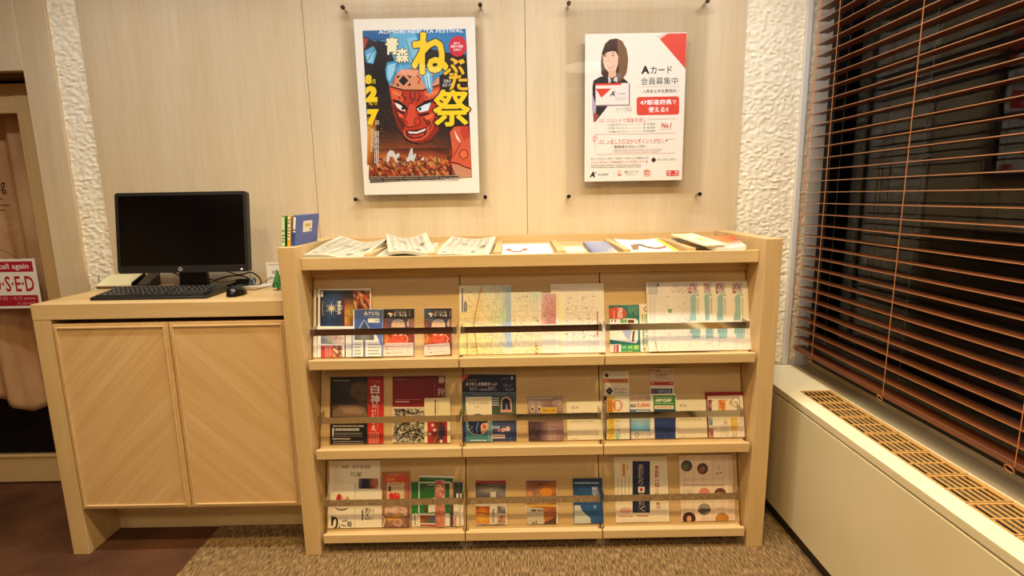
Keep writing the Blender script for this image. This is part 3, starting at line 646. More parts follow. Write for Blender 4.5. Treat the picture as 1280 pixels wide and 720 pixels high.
tag(b2, 'tiny blue lamp outside at the upper right of the window', 'lamp')

# ---- venetian blind
bl = thing('venetian_blind', (1.33, -1.2, .70), 'red-brown wooden venetian blind, lowered with open slats, across the night window', 'blind')
BY0, BY1 = -3.3, -.058
me = None; zz = .702+.038
zs = []; z = 1.6025
while z < 2.44: zs.append(z); z += .0471
z = 1.6025-.0471
while z > .735: zs.append(z); z -= .0471
for z in sorted(zs):
    if me is None:
        q = MB(); q.prism([(1.305, BY0, z), (1.313, BY0, z+.0012), (1.347, BY0, z+.0012), (1.355, BY0, z), (1.355, BY0, z-.0018), (1.347, BY0, z-.0010), (1.313, BY0, z-.0010), (1.305, BY0, z-.0018)], (0, BY1-BY0, 0)); q.m[-1] = 1
        o = q.build('slat', [slatwood, slatedge], bl, loc=(1.33, (BY0+BY1)/2, z)); me = o
    else:
        o = me.copy(); COL.objects.link(o); o.location.z = z-.70
MB().box(1.303, BY0, .694, 1.357, BY1, .713).build('bottom_rail', slatwood, bl, bevel=.003)
MB().box(1.300, BY0, 2.44, 1.360, BY1, 2.50).build('head_rail', slatwood, bl, bevel=.003)
for y in (-.215, -.665, -1.165, -1.66, -2.16, -2.66, -3.1):
    lc = MB().tube([(1.3035, y, .700), (1.3035, y, 2.44)], .0012, 6).tube([(1.3565, y+.004, .700), (1.3565, y+.004, 2.44)], .0011, 6, 1)
    lc.build('ladder_cord', [cordm, greycord], bl)
    pts = [(1.302-.004*sin(a), y+.012+.014*cos(a), .688+.010*sin(a)) for a in [i*2*pi/14 for i in range(14)]]
    MB().tube(pts, .0013, 6, closed=True).build('cord_loop', cordm, bl)
for y, zt in ((-.028, .660), (-.045, .662)): pass
pts = [(1.299, -.085, 2.44), (1.299, -.074, 1.9), (1.299, -.050, 1.3), (1.299, -.034, .85), (1.299, -.032, .73)] + [(1.299, -.056+.024*cos(a), .70-.022*sin(a)) for a in [i*pi/8 for i in range(1, 8)]] + [(1.299, -.080, .73), (1.299, -.078, .85), (1.299, -.080, 1.3), (1.299, -.086, 1.9), (1.299, -.092, 2.44)]
pc = MB().tube([(x, y, z) for x, y, z in pts], .0016, 6).build('pull_cord', cordm, bl)

# ------------------------------------------------------------------ desk objects
ZT = 1.0480
# monitor
mon = thing('monitor', (-1.365, -.20, ZT), 'black widescreen computer monitor switched off on the cabinet', 'monitor')
tl = radians(7.5); MO = Vector((-1.365, -.255, 1.131))
def mt(x, y, z):   # local monitor coords -> world (x across, y back, z up the panel)
    return (MO.x+x, MO.y + y*cos(tl) + z*sin(tl), MO.z - y*sin(tl) + z*cos(tl))
def mbox(x0, y0, z0, x1, y1, z1, q=None):
    q = q or MB(); c = [(x0, y0, z0), (x1, y0, z0), (x1, y1, z0), (x0, y1, z0), (x0, y0, z1), (x1, y0, z1), (x1, y1, z1), (x0, y1, z1)]
    return q.add([mt(*p) for p in c], [(0, 3, 2, 1), (4, 5, 6, 7), (0, 1, 5, 4), (1, 2, 6, 5), (2, 3, 7, 6), (3, 0, 4, 7)])
hw = .272
def rr(x0, z0, x1, z1, r, n=5):
    pts = []
    for cx, cz, a0 in ((x1-r, z0+r, -90), (x1-r, z1-r, 0), (x0+r, z1-r, 90), (x0+r, z0+r, 180)):
        for k in range(n): a = radians(a0+k*90/(n-1)); pts.append((cx+r*cos(a), cz+r*sin(a)))
    return pts
q = MB(); out = rr(-hw, 0, hw, .333, .012); inn = rr(-hw+.013, .030, hw-.013, .333-.013, .002)
N_ = len(out)
q.add([mt(x, 0, z) for x, z in out]+[mt(x, 0, z) for x, z in inn]+[mt(x, .004, z) for x, z in inn]+[mt(x, .028, z) for x, z in out],
      [(i, (i+1) % N_, N_+(i+1) % N_, N_+i) for i in range(N_)]+[(N_+i, N_+(i+1) % N_, 2*N_+(i+1) % N_, 2*N_+i) for i in range(N_)]+[(i, 3*N_+i, 3*N_+(i+1) % N_, (i+1) % N_) for i in range(N_)]+[tuple(range(3*N_, 4*N_))])
bz = q.build('bezel', darkgrey, mon)
mbox(-hw+.0132, .0035, .0302, hw-.0132, .006, .3198).build('screen', blackgloss, mon)
q = MB(); mbox(-.15, .028, .06, .15, .052, .27, q); q.build('rear_housing', black, mon, bevel=.008)
q = MB()
for i in range(5): mbox(.168+i*.012, -.0006, .008, .175+i*.012, .0005, .012, q)
q.build('button', black, bz)
def disc_on(mb, cx, cz, r, y=-.001, n=20): mb.add([mt(cx+r*cos(2*pi*i/n), y, cz+r*sin(2*pi*i/n)) for i in range(n)]+[mt(cx+r*cos(2*pi*i/n), 0, cz+r*sin(2*pi*i/n)) for i in range(n)], [tuple(range(n))]+[(i, (i+1) % n, n+(i+1) % n, n+i) for i in range(n)])
q = MB(); disc_on(q, -.012, .0145, .0088); lg = q.build('badge', mat('silver_badge', '#c9c4bc', .3, .6), bz)
V, Pf = textmesh('hp', .03); MB().add([mt(-.012-.0045+u*.009, -.0016, .0145-.005+v*.010) for u, v in V], Pf).build('badge_letters', black, bz)
q = MB(); disc_on(q, .243, .0105, .003); q.build('power_light', mat('white_led', '#ffffff', .3, Emission_Color=(1, 1, 1, 1), Emission_Strength=1.5), bz)
q = MB().prism([(-1.425, -.195, ZT+.014), (-1.425, -.175, ZT+.014), (-1.425, -.165, 1.30), (-1.425, -.185, 1.30)], (.12, 0, 0)); q.build('stand_neck', black, mon, bevel=.003)
out = rr(-1.365-.125, -.245, -1.365+.125, -.05, .03)
MB().prism([(x, y, ZT) for x, y in out], (0, 0, .014)).build('stand_base', blackgloss, mon, bevel=.002)
# keyboard
kb = thing('keyboard', (-1.41, -.33, ZT), 'black computer keyboard with white-marked keys in front of the monitor', 'keyboard')
KX0, KX1 = -1.640, -1.188; KYf, KYb = -.415, -.255
zf, zk = ZT+.013, ZT+.030
MB().prism([(KX0, KYf, ZT), (KX0, KYf-.004, ZT+.008), (KX0, KYf+.002, zf), (KX0, KYb, zk), (KX0, KYb+.003, ZT+.012), (KX0, KYb, ZT)], (KX1-KX0, 0, 0)).build('case', black, kb, bevel=.0012)
q = MB(); g = MB(); kw = .0190
for r in range(6):
    y0 = KYf+.012+r*.0205+(.005 if r == 5 else 0); x = KX0+.008
    widths = [1.25, 1.25, 1.25, 5.5, 1.25, 1.25, 1.25, 1.5] if r == 0 else ([1.0]*14 if r > 2 else [1.6]+[1.0]*11+[1.9])
    segs = widths + [-.25] + [1]*3 + [-.25] + [1]*4
    for wd in segs:
        if wd < 0: x += -wd*kw; continue
        x1 = x+wd*kw
        if x1 > KX1-.006: break
        def top(y): return zf+(y-KYf)/(KYb-KYf)*(zk-zf)+.0045
        za, zb_ = top(y0), top(y0+.0175); e = .0012; i_ = .002
        q.add([(x+e, y0+e, za-.005), (x1-e, y0+e, za-.005), (x1-e, y0+.0175, zb_-.005), (x+e, y0+.0175, zb_-.005), (x+e+i_, y0+e+.0015, za), (x1-e-i_, y0+e+.0015, za), (x1-e-i_, y0+.0165, zb_), (x+e+i_, y0+.0165, zb_)],
              [(4, 5, 6, 7), (0, 1, 5, 4), (1, 2, 6, 5), (2, 3, 7, 6), (3, 0, 4, 7)])
        if wd < 2:
            zc = za+(zb_-za)*.55+.0003; cx = x+.0055; cy = y0+.009
            g.add([(cx, cy, zc), (cx+.005, cy, zc), (cx+.005, cy+.006, zc+.0009), (cx, cy+.006, zc+.0009)], [(0, 1, 2, 3)])
        x = x1
q.build('keys', keym, kb, kind='stuff'); g.build('key_legends', mat('legend_white', '#7d7972', .5), kb, kind='stuff')
# mouse
vs = []; n1, n2 = 20, 10
for i in range(n2+1):
    v = i/n2*pi/2
    for j in range(n1):
        a = 2*pi*j/n1; vs.append((-1.105+.033*cos(a)*cos(v)**.6, -.345+.055*sin(a)*cos(v)**.6, ZT+.001+.036*sin(v)*(1-.12*sin(a))))
fs = [(i*n1+j, i*n1+(j+1) % n1, (i+1)*n1+(j+1) % n1, (i+1)*n1+j) for i in range(n2) for j in range(n1)]+[tuple(range(n1-1, -1, -1))]
ms = MB().add(vs, fs).build('mouse', mat('glossy_black', '#0c0b0a', .18), smooth=True, loc=(-1.105, -.345, ZT)); tag(ms, 'glossy black computer mouse right of the keyboard', 'mouse')
MB().lathe([(.004, -.003), (.004, .003)], (-1.105, -.375, ZT+.034), 12).build('scroll_wheel', darkgrey, ms)
MB().tube([(-1.095, -.292, ZT+.012), (-1.08, -.25, ZT+.004), (-1.06, -.20, ZT+.006), (-1.02, -.155, ZT+.012), (-.99, -.13, ZT+.02), (-1.03, -.12, ZT+.032), (-1.07, -.115, ZT+.036), (-1.10, -.10, ZT+.015), (-1.14, -.08, ZT+.003)], .0017, 6).build('mouse_cable', black, ms, smooth=True)
# cables behind the monitor
def cr(pts, n=6):
    P_ = [Vector(p) for p in pts]; out = []
    for i in range(len(P_)-1):
        p0 = P_[max(i-1, 0)]; p1 = P_[i]; p2 = P_[i+1]; p3 = P_[min(i+2, len(P_)-1)]
        for k in range(n):
            t = k/n; out.append(.5*((2*p1)+(-p0+p2)*t+(2*p0-5*p1+4*p2-p3)*t*t+(-p0+3*p1-3*p2+p3)*t**3))
    return out+[P_[-1]]
Z = ZT
cabs = [('black video cable looping down behind the left of the monitor stand', [(-1.50, -.18, Z+.10), (-1.49, -.11, Z+.06), (-1.46, -.07, Z+.025), (-1.40, -.05, Z+.006), (-1.30, -.04, Z+.01), (-1.2, -.05, Z+.02)]),
        ('black power cable arching low beside the monitor stand', [(-1.46, -.18, Z+.11), (-1.44, -.10, Z+.05), (-1.41, -.04, Z+.03), (-1.34, -.025, Z+.006), (-1.25, -.03, Z+.006)]),
        ('black cable bulging right behind the monitor towards the wall', [(-1.28, -.16, Z+.09), (-1.22, -.10, Z+.05), (-1.17, -.08, Z+.055), (-1.13, -.09, Z+.03), (-1.12, -.11, Z+.005), (-1.16, -.12, Z+.004)]),
        ('black cable lying highest across the tangle right of the monitor stand', [(-1.31, -.14, Z+.03), (-1.25, -.11, Z+.045), (-1.19, -.10, Z+.04), (-1.15, -.12, Z+.012), (-1.2, -.14, Z+.005), (-1.29, -.12, Z+.006)])]
for lb, p in cabs: tag(MB().tube(cr(p), .0032, 8).build('cable', black, smooth=True, loc=p[-1]), lb, 'cable')
ad = B(-1.235, -.10, ZT, -1.16, -.06, ZT+.028).build('power_adapter', black, bevel=.004, loc=(-1.2, -.08, ZT)); tag(ad, 'black power adapter among the cables behind the monitor', 'adapter')
lb_ = MB().prism([(-1.165, -.115, ZT+.004), (-1.135, -.115, ZT+.004), (-1.165, -.105, ZT+.055)], (0, .002, 0)).build('cable_tag', mat('blue_grey_tag', '#8b98a6', .5), loc=(-1.15, -.11, ZT)); tag(lb_, 'pale blue-grey triangular tag on the cables under the monitor corner', 'tag')
pp = B(-1.23, -.155, ZT, -1.045, -.075, ZT+.003).build('paper_sheet', paper, loc=(-1.14, -.11, ZT)); tag(pp, 'white paper lying on the cabinet under the cables right of the monitor', 'paper')
# memo tray with yellow pad
mm = thing('memo_tray', (-1.77, -.085, ZT), 'low dark tray holding a pale yellow memo pad left behind the keyboard', 'memo tray')
MB().box(-1.835, -.13, ZT, -1.665, -.03, ZT+.012).build('base', mat('brown_tray', '#6b4a30', .5), mm, bevel=.001)
MB().prism([(-1.832, -.128, ZT+.012), (-1.832, -.124, ZT+.020), (-1.832, -.035, ZT+.052), (-1.832, -.032, ZT+.012)], (.150, 0, 0)).build('memo_pad', mat('pale_yellow_paper', '#efe6b4', .6), mm)
MB().prism([(-1.680, -.130, ZT+.012), (-1.680, -.126, ZT+.026), (-1.680, -.034, ZT+.060), (-1.680, -.032, ZT+.012)], (.004, 0, 0)).build('side_wall', darkgrey, mm)
pn = MB().tube([(-1.843, -.10, ZT), (-1.848, -.09, ZT+.055)], .0014, 8).build('pen', darkgrey, loc=(-1.843, -.1, ZT)); tag(pn, 'thin dark pen propped upright at the left end of the memo tray', 'pen')
bx = MB().prism([(-1.662, -.12, ZT), (-1.662, -.12, ZT+.016), (-1.662, -.03, ZT+.058), (-1.662, -.03, ZT)], (.05, 0, 0)).build('card_case', mat('dark_plastic_case', '#3a332c', .25), bevel=.002, loc=(-1.63, -.08, ZT)); tag(bx, 'dark plastic card case with wedge shape beside the memo tray', 'case')
# calendar card and paper tree
WC = (Vector((0, -.10, ZT)), Vector((0, 0, 1)), Vector((0, -1, 0)))
s = Sheet('calendar_card', 'white year calendar card standing by the wall beside the rack', 'card', WC, 332, 352, 328, None, .003)
s.usepct(); P = s.P; P.lines(12, 5, 88, 14, 1, '#c9bfa8', .6); P.text('2018', 34, 36, 98, 50, '#39427a', .02); P.lines(10, 66, 90, 94, 4, '#b9b2a4', .35); s.done()
tr = thing('paper_tree', (-.985, -.235, ZT), 'small green cone-shaped paper tree ornament by the rack side', 'ornament')
MB().lathe([(.0235, .012), (.018, .030), (.0145, .045), (.008, .065), (.0006, .088)], (-.985, -.235, ZT), 14).build('crown', mat('green_foil', '#2f7a35', .35), tr)
MB().lathe([(.012, 0), (.006, .003), (.004, .012)], (-.985, -.235, ZT), 10).build('foot', mat('yellow_green_foot', '#a8a63c', .4), tr)
q = MB()
for i in range(12):
    a = -pi/2+random.uniform(-1.2, 1.2); h = random.uniform(.016, .04); r = .0235-(h-.012)*.42; x, y = -.985+r*cos(a), -.235+r*sin(a)
    q.box(x-.002, y-.0015, ZT+h, x+.002, y+.0015, ZT+h+.006)
q.build('trimming', mat('dark_green_paper', '#14341c', .5), tr)
# ---- three booklets standing on the rack's left side
def stand_book(x, y0, y1, h, th, lean, body, label, draw):
    t = MB().box(0, y0, 0, th, y1, h).build('booklet', body, bevel=.0006, loc=(0, y0, 0)); t.location = (x, y0, 1.2505); t.rotation_euler = (0, lean, 0)
    tag(t, label, 'booklet'); draw(t, th, y1-y0, h); return t
def flat(parent, name, pts, faces, cols):
    me = bpy.data.meshes.new(name); me.from_pydata(pts, [], faces); me.materials.append(prt); at = me.color_attributes.new('ink', 'FLOAT_COLOR', 'POINT')
    at.data.foreach_set('color', [v for c in cols for v in srgb(c)]); o = bpy.data.objects.new(name, me); COL.objects.link(o); o.parent = parent
def q4(x0, z0, x1, z1, y): return [(x0, y, z0), (x1, y, z0), (x1, y, z1), (x0, y, z1)]
def d_green(t, th, d_, h):
    flat(t, 'spine_label', q4(.0005, .003, th-.0005, h-.003, -.0003)+sum([q4(.002, h*k, th-.002, h*k+.004, -.0006) for k in (.15, .25, .35, .5)], []), [tuple(range(i*4, i*4+4)) for i in range(5)], ['#cfe0a8']*4+['#2c4a28']*16)
def d_white(t, th, d_, h):
    flat(t, 'spine_label', q4(.0005, .003, th-.0005, h-.003, -.0003)+q4(.0005, .003, th-.0005, h*.22, -.0005)+sum([q4(.002, h*k, th-.002, h*k+.004, -.0006) for k in (.3, .4, .5, .6, .75, .85)], []), [tuple(range(i*4, i*4+4)) for i in range(8)], ['#eee6c8']*4+['#e0a93c']*4+['#4a3428']*24)
def d_blue(t, th, d_, h):
    flat(t, 'spine_label', q4(.0005, h*.45, th-.0005, h*.95, -.0003)+q4(.002, h*.5, th-.002, h*.56, -.0006), [(0, 1, 2, 3), (4, 5, 6, 7)], ['#e6ecea']*4+['#26324a']*4)
    X = th+.0004; a = [(X, d_*.30, h*.42), (X, d_*.70, h*.42), (X, d_*.70, h*.80), (X, d_*.30, h*.80)]
    b = [(X+.0003, d_*.38, h*.60), (X+.0003, d_*.62, h*.60), (X+.0003, d_*.62, h*.70), (X+.0003, d_*.38, h*.70)]
    c_ = [(X+.0003, d_*.60, h*.46), (X+.0003, d_*.66, h*.46), (X+.0003, d_*.66, h*.53), (X+.0003, d_*.60, h*.53)]
    flat(t, 'cover_label', a+b+c_, [(0, 1, 2, 3), (4, 5, 6, 7), (8, 9, 10, 11)], ['#e9e2c6']*4+['#c8a83c']*4+['#2a3450']*4)
stand_book(-.853, -.475, -.27, .113, .0125, radians(5), mat('green_cover', '#3c7d2c', .35), 'thin green booklet, leftmost of three standing on the rack side', d_green)
stand_book(-.8335, -.470, -.27, .113, .010, radians(6), mat('orange_cover', '#d9a23a', .4), 'cream and orange spined booklet between the green and blue ones', d_white)
stand_book(-.8195, -.462, -.225, .115, .010, radians(8), mat('blue_cover', '#2c4fa0', .3), 'blue booklet with a white cover label, rightmost of three on the rack side', d_blue)

# ------------------------------------------------------------------ closed sign on the glazed door
SP = (Vector((0, .085, 0)), Vector((0, 0, 1)), Vector((0, -1, 0)))
s = Sheet('closed_sign', 'red and white CLOSED sign hanging on the glazed door', 'sign', SP, -58, 48, 324, 386, .003)
s.o.location.z = s.o.location.z
s.usepct(); P = s.P
P.rect(3, 5, 97, 26, '#b3152c'); P.text('Please call again', 28, 9, 92, 23, '#f0e6d8', .015)
P.text('C·L·O·S·E·D', 17, 34, 95, 66, '#b3152c', .02); P.rect(3, 73, 97, 95, '#a81428'); P.text('AM 7:00 ~ 9:15', 40, 76, 78, 83, '#d9a09c', .0); P.lines(80, 77, 94, 83, 1, '#d08a88', .5); P.text('is closed', 72, 86, 92, 92, '#d9a09c', 0)
s.done('printed_sign')
zt = s.O.z+s.sb+s.h; xc = s.cx
hk = MB().tube([(xc+s.w*.33, .084, zt), (xc, .083, zt+.075), (xc-s.w*.33, .084, zt)], .0012, 6).lathe([(.012, 0), (.012, .006), (.006, .012)], (xc, .083, zt+.078), 14, 'y', 0).build('hanging_cord', darkgrey, s.o, loc=s.o.location)
gp = Print(lambda u, v: (u, v)); 
def door_text(t, x0, y0, x1, y1, c):
    a = on_axis(x0, y0, 1, .108); b = on_axis(x1, y1, 1, .108); V, F_ = textmesh(t, .01)
    return MB().add([(a.x+(b.x-a.x)*u, .1105, b.z+(a.z-b.z)*v) for u, v in V], F_)
door_text('ng', -7, 228, 8, 243, 0).build('glass_lettering', mat('dark_brown_film', '#2a1c14', .5), d)
q = MB()
for (x0, y0, x1) in ((-8, 248, 3), (-6, 256, 12), (-8, 262, 6)):
    a = on_axis(x0, y0, 1, .108); b = on_axis(x1, y0+1.5, 1, .108); q.box(a.x, .110, b.z, b.x, .1108, a.z)
q.build('glass_lettering', mat('brown_film', '#6a4c3a', .5), d, kind='stuff')
#BROCHURES
# ------------------------------------------------------------------ brochures on the sloping rows
def leaf(name, label, r, xl, xr, yt, t=.0, th=.004, group=None, body=None, tilt=0, base=0.0):
    return Sheet(name, label, 'brochure' if name not in ('booklet', 'map', 'leaflet_card', 'magazine', 'coupon_card') else name.replace('_', ' ').replace('leaflet card', 'card').replace('coupon card', 'card'),
                 plane_row(r, t+th+.0006), xl, xr, yt, None, th, base, group, body, tilt)
FG = 'brochures standing in the rack'
A2 = (388, 355, 7.426)
# --- row 1, left bay
def fireworks(s, dx=0, full=True):
    s.usecrop(*A2); m = s.P.mp; s.P.mp = lambda a, b: m(a+dx, b); P = s.P
    P.rect(76, 46, 560, 404, '#f2ead9'); P.photo(90, 58, 330, 392, [['#101a36', '#16305c', '#1b2e58', '#20161c'], ['#142448', '#2a4f86', '#284a80', '#4a1c14'], ['#12254c', '#1f4478', '#1c3a6c', '#5a2416'], ['#101f44', '#183466', '#14294e', '#3a1a14']], 2)
    P.photo(318, 58, 400, 392, [['#1c1412', '#2a1a14'], ['#2a1a14', '#1a1210'], ['#b0481f', '#8a6a30'], ['#e0912a', '#a8a04a'], ['#e8a83c', '#6a3a18'], ['#c86a26', '#3a2a18']], 2, .2)
    P.mosaic(400, 58, 552, 392, ['#c8502a', '#8a3a20', '#3a1c16', '#e0a060', '#5a2c1c', '#a8482a'], 9, 16, .2, 3)
    for k in range(12):
        a = k*pi/6; L = 62 if k % 2 else 44; P.stroke([(196+12*cos(a), 226+12*sin(a)), (196+L*cos(a), 226+L*sin(a))], [9, 2], '#e9e2cc')
        P.stroke([(196+50*cos(a+.26), 226+50*sin(a+.26)), (196+92*cos(a+.26), 226+92*sin(a+.26))], [1, 3], '#7c8fb4')
    P.oval(196, 226, 15, 15, '#f0e0a8'); P.stroke([(126+14*cos(t_), 226+75*sin(t_)) for t_ in [2.0+i*.25 for i in range(10)]], 5, '#cfae4a')
    P.text('青森花火', 252, 156, 284, 282, '#e9e4da', .03, rot=90); P.rect(96, 68, 118, 118, '#e9e2d0'); P.lines(288, 200, 300, 240, 1, '#c8c4bc', .5, vert=True)
    P.specks(95, 62, 300, 388, 60, ['#5a86b8', '#c8b46a'], 5, 5)
    P.rect(84, 404, 330, 470, '#e6dcc8'); P.photo(98, 470, 312, 556, [['#8a92a8', '#b4a89c', '#c9a89a', '#e0cdb8'], ['#5a6a8c', '#a8a090', '#b89a94', '#d9c4b0'], ['#7a6a8a', '#6a8a6a', '#c0a8a8', '#d0b8a8']], 2, .2)
    P.photo(98, 572, 212, 712, [['#b8322a', '#c8443a'], ['#c23c30', '#d05a48'], ['#a82c26', '#c04a3c']], 2, .1); P.mosaic(212, 572, 300, 712, ['#2a3050', '#e0a04a', '#c83a2a', '#e8dcc0', '#3a2a3a'], 6, 9, .2, 5)
    P.lines(132, 580, 200, 706, 4, '#e8b8a8', .3, .4, 3, True); P.rect(318, 470, 328, 712, '#2c3350'); P.lines(340, 480, 372, 700, 3, '#b4a8a8', .3, .3, 5, True); P.rect(378, 470, 398, 700, '#a9b0cc')
s = leaf('brochure', 'white-edged fireworks brochure just behind its twin at the far left of the top row', 1, 392.8, 457, 362, 0, .004, 'fireworks brochures in the top row'); fireworks(s, -36); s.done()
s = leaf('brochure', 'front one of two dark blue fireworks brochures with a rotated picture', 1, 397.5, 464, 360.8, .005, .005, 'fireworks brochures in the top row'); fireworks(s); s.done()
s = leaf('brochure', 'blue triangle-building brochure overlapping the fireworks brochures', 1, 441.5, 478.5, 386.5, .011, .006); s.usecrop(*A2); P = s.P
P.rect(408, 236, 680, 720, '#3c558e'); P.photo(408, 236, 680, 440, [['#4a649c', '#3a528a', '#425c94'], ['#35508c', '#2f4a84', '#3a5490']], 1)
P.poly([(496, 286), (514, 250), (534, 286)], '#e9e9e6'); P.poly([(506, 281), (514, 264), (524, 281)], '#3c558e'); P.text('アスパム', 538, 258, 642, 290, '#eceae4', .05, shear=-.15); P.lines(500, 298, 645, 304, 1, '#aab4cc', .5); P.lines(540, 250, 640, 254, 1, '#aab4cc', .7)
P.rect(534, 318, 642, 358, '#d9d8c0'); P.text('青森県', 596, 328, 640, 350, '#5a6a7a', .02); P.poly([(500, 332), (560, 440), (440, 440)], '#6a7686'); P.poly([(500, 344), (550, 440), (452, 440)], '#35405a'); P.stroke([(452, 410), (500, 330), (550, 410)], 4, '#c8ccd0')
P.rect(400, 440, 660, 720, '#e8dfc9'); P.poly([(600, 440), (680, 440), (680, 600), (650, 560)], '#5d78b4'); P.photo(410, 470, 590, 520, [['#6a6c68', '#8a8c84', '#5a5c58'], ['#4a4c4a', '#7a7c74', '#4a4a48']], 2); P.rect(490, 510, 510, 712, '#6d7282')
P.lines(408, 545, 470, 690, 5, '#6b6f6a', .28, .2); P.lines(534, 545, 650, 690, 5, '#6b6f6a', .28, .2, 6); s.done()
def warasse(s, dx, dark):
    s.usecrop(476, 380, 10); m = s.P.mp; s.P.mp = lambda a, b: m(a+dx, b); P = s.P
    P.rect(30, 50, 440, 760, '#7a4030'); P.rect(40, 60, 420, 182, '#191516'); 
    if dark: P.photo(40, 55, 190, 186, [['#3c5878', '#1d2430'], ['#34506c', '#1d1a22']], 1)
    P.poly([(84, 124), (104, 108), (148, 110), (148, 130), (124, 162), (112, 160), (118, 134), (100, 132)], '#e6dccb'); P.poly([(118, 110), (150, 106), (146, 132)], '#c8563a')
    P.text('ねぶたの家', 168, 98, 320, 118, '#ddd2c2', .02); P.text('ワ・ラッセ', 162, 124, 322, 160, '#f0e8da', .05); P.lines(166, 84, 320, 92, 1, '#b8ac9c', .5); P.lines(352, 84, 368, 160, 1, '#a89a88', .5, vert=True)
    P.photo(40, 182, 420, 520, [['#7a4a3a', '#5a5a78', '#3a3550', '#4a3a50', '#9a6a50'], ['#8f4a34', '#4a3a50', '#5c5a80', '#3a2f48', '#a05a40'], ['#a8502c', '#6a3a30', '#c05a38', '#5a3030', '#8a4030'], ['#c8702c', '#c84a2a', '#e0603a', '#b03a28', '#7a3428'], ['#a8641e', '#a83820', '#d04a2c', '#8a2c20', '#5a2a24']], 2, .12)
    P.poly([(130, 290), (134, 240), (160, 204), (216, 190), (270, 200), (300, 240), (304, 290)], '#d9b48a'); P.poly([(150, 230), (176, 206), (216, 194), (262, 206), (290, 236), (220, 226)], '#8f8fae'); P.lines(170, 205, 270, 280, 6, '#a8907a', .08, 0, 3, True)
    P.poly([(135, 372), (290, 372), (296, 430), (262, 470), (220, 482), (165, 470), (140, 430)], '#dc5430'); P.stroke([(170, 440), (190, 428), (212, 440), (236, 428), (252, 442)], 6, '#8a2418'); P.poly([(160, 376), (200, 388), (196, 396), (160, 386)], '#f2e8d8'); P.poly([(232, 388), (272, 374), (272, 384), (236, 398)], '#f2e8d8')
    P.stroke([(206, 390), (198, 420), (224, 420), (216, 390)], 4, '#8a2418'); P.stroke([(300, 380), (340, 430), (322, 480)], 14, '#e8a06a'); P.stroke([(60, 380), (90, 430), (60, 480)], 12, '#d9984a'); P.poly([(320, 240), (350, 186), (356, 280), (330, 282)], '#c8a890'); P.poly([(364, 210), (410, 186), (414, 282), (368, 284)], '#9a6a58')
s = leaf('brochure', 'black-topped museum brochure with a red warrior face, left of the two alike', 1, 479, 518, 386, 0, .005, 'museum brochures with a red warrior face'); warasse(s, 0, False); s.done()
s = leaf('brochure', 'blue-tinted museum brochure with a red warrior face, right end of the left bay', 1, 530, 564.5, 385, 0, .005, 'museum brochures with a red warrior face'); warasse(s, 504, True); s.done()
def coupon(s, x0, y0, x1, y1):
    s.usepct(); P = s.P; P.rect(1, 1, 99, 99, '#f0cdb4'); P.rect(8, 14, 13, 26, '#7a5a50'); P.text('青森市文化観光', 15, 13, 46, 25, '#8a6a5c', .01); P.lines(50, 16, 92, 24, 1, '#b8988a', .5); P.rect(8, 36, 20, 44, '#7a5a50'); P.lines(24, 36, 80, 44, 1, '#a88878', .5)
    P.rect(14, 68, 26, 76, '#8a6a5c'); P.lines(30, 68, 84, 76, 1, '#a88878', .4); s.done()
for i, (a, b, y, t, tl_, lb) in enumerate(((481.5, 516.8, 428.6, .006, 0, 'pink coupon card fanned behind the front one under the left warrior-face brochure'), (479.2, 509.2, 430.4, .009, 0, 'front pink coupon card under the left warrior-face brochure'),
                         (530, 562, 431.5, .006, 0, 'straight pink coupon card behind the crooked one in the top row'), (532.5, 563, 429.6, .009, -3.5, 'crooked pink coupon card tilted in front of the right warrior-face brochure'))):
    s = leaf('coupon_card', lb, 1, a, b, y, t, .002, 'pink coupon cards', mat('pink_card', '#f0cdb4', .5), tl_, .002 if tl_ else 0); coupon(s, a, y, b, 447)
# --- row 1, middle bay: maps
Bc = (565, 335, 5.54)
s = leaf('map', 'large yellow city map with a blue river edge at the left of the middle bay', 1, 573.8, 639.5, 356.5, 0, .005); s.usecrop(*Bc); P = s.P
P.photo(46, 118, 416, 630, [['#e8dfc0', '#dfe0c0', '#d9dcc4', '#cfd4cc', '#b9c4cc'], ['#f0e0a8', '#eedca6', '#e9dcac', '#dcdcb8', '#a8bcc8'], ['#f2e09a', '#efdca0', '#ecd8a4', '#cfe0b0', '#a0b8c8'], ['#f2e08c', '#f0dc90', '#eed994', '#ecd9a0', '#b4c0c0'], ['#efdd80', '#eedb84', '#edd98c', '#edd994', '#ece0b4']], 2, .05)
P.rect(48, 128, 88, 308, '#efe8d8'); P.rect(68, 140, 76, 304, '#2e2a30'); P.oval(93, 268, 12, 36, '#23242e'); P.oval(93, 268, 6, 28, '#a8a8b0')
for x in (110, 130, 235, 262, 288, 310, 335, 352): P.stroke([(x+70, 140), (x, 600)] if x > 200 else [(x+80, 135), (x+20, 610)], 1.6, '#b8a688')
for y in (170, 220, 262, 300, 345, 385, 440, 490, 540, 590): P.stroke([(55, y+10), (200, y), (380, y-6)], 1.4, '#c4b08a')
P.stroke([(205, 130), (160, 330), (150, 390), (165, 500), (175, 625)], 8, '#d98d3a'); P.stroke([(104, 430), (106, 625)], 5, '#c86a38'); P.stroke([(60, 360), (200, 390), (300, 480), (380, 560)], 5, '#a8c4cc'); P.poly([(375, 150), (412, 130), (410, 560), (385, 540), (350, 400)], '#a9bcd0'); P.poly([(345, 360), (372, 250), (378, 330), (366, 380)], '#b8dcb0')
P.specks(60, 150, 360, 620, 200, ['#a8703a', '#5c5a6a', '#c84a3a', '#8a8468'], 8, 4, 2.5); s.done()
s = leaf('map', 'cream walking map with fine print between the yellow map and the pink one', 1, 638.5, 677, 365, .0, .006); s.usecrop(*Bc); P = s.P
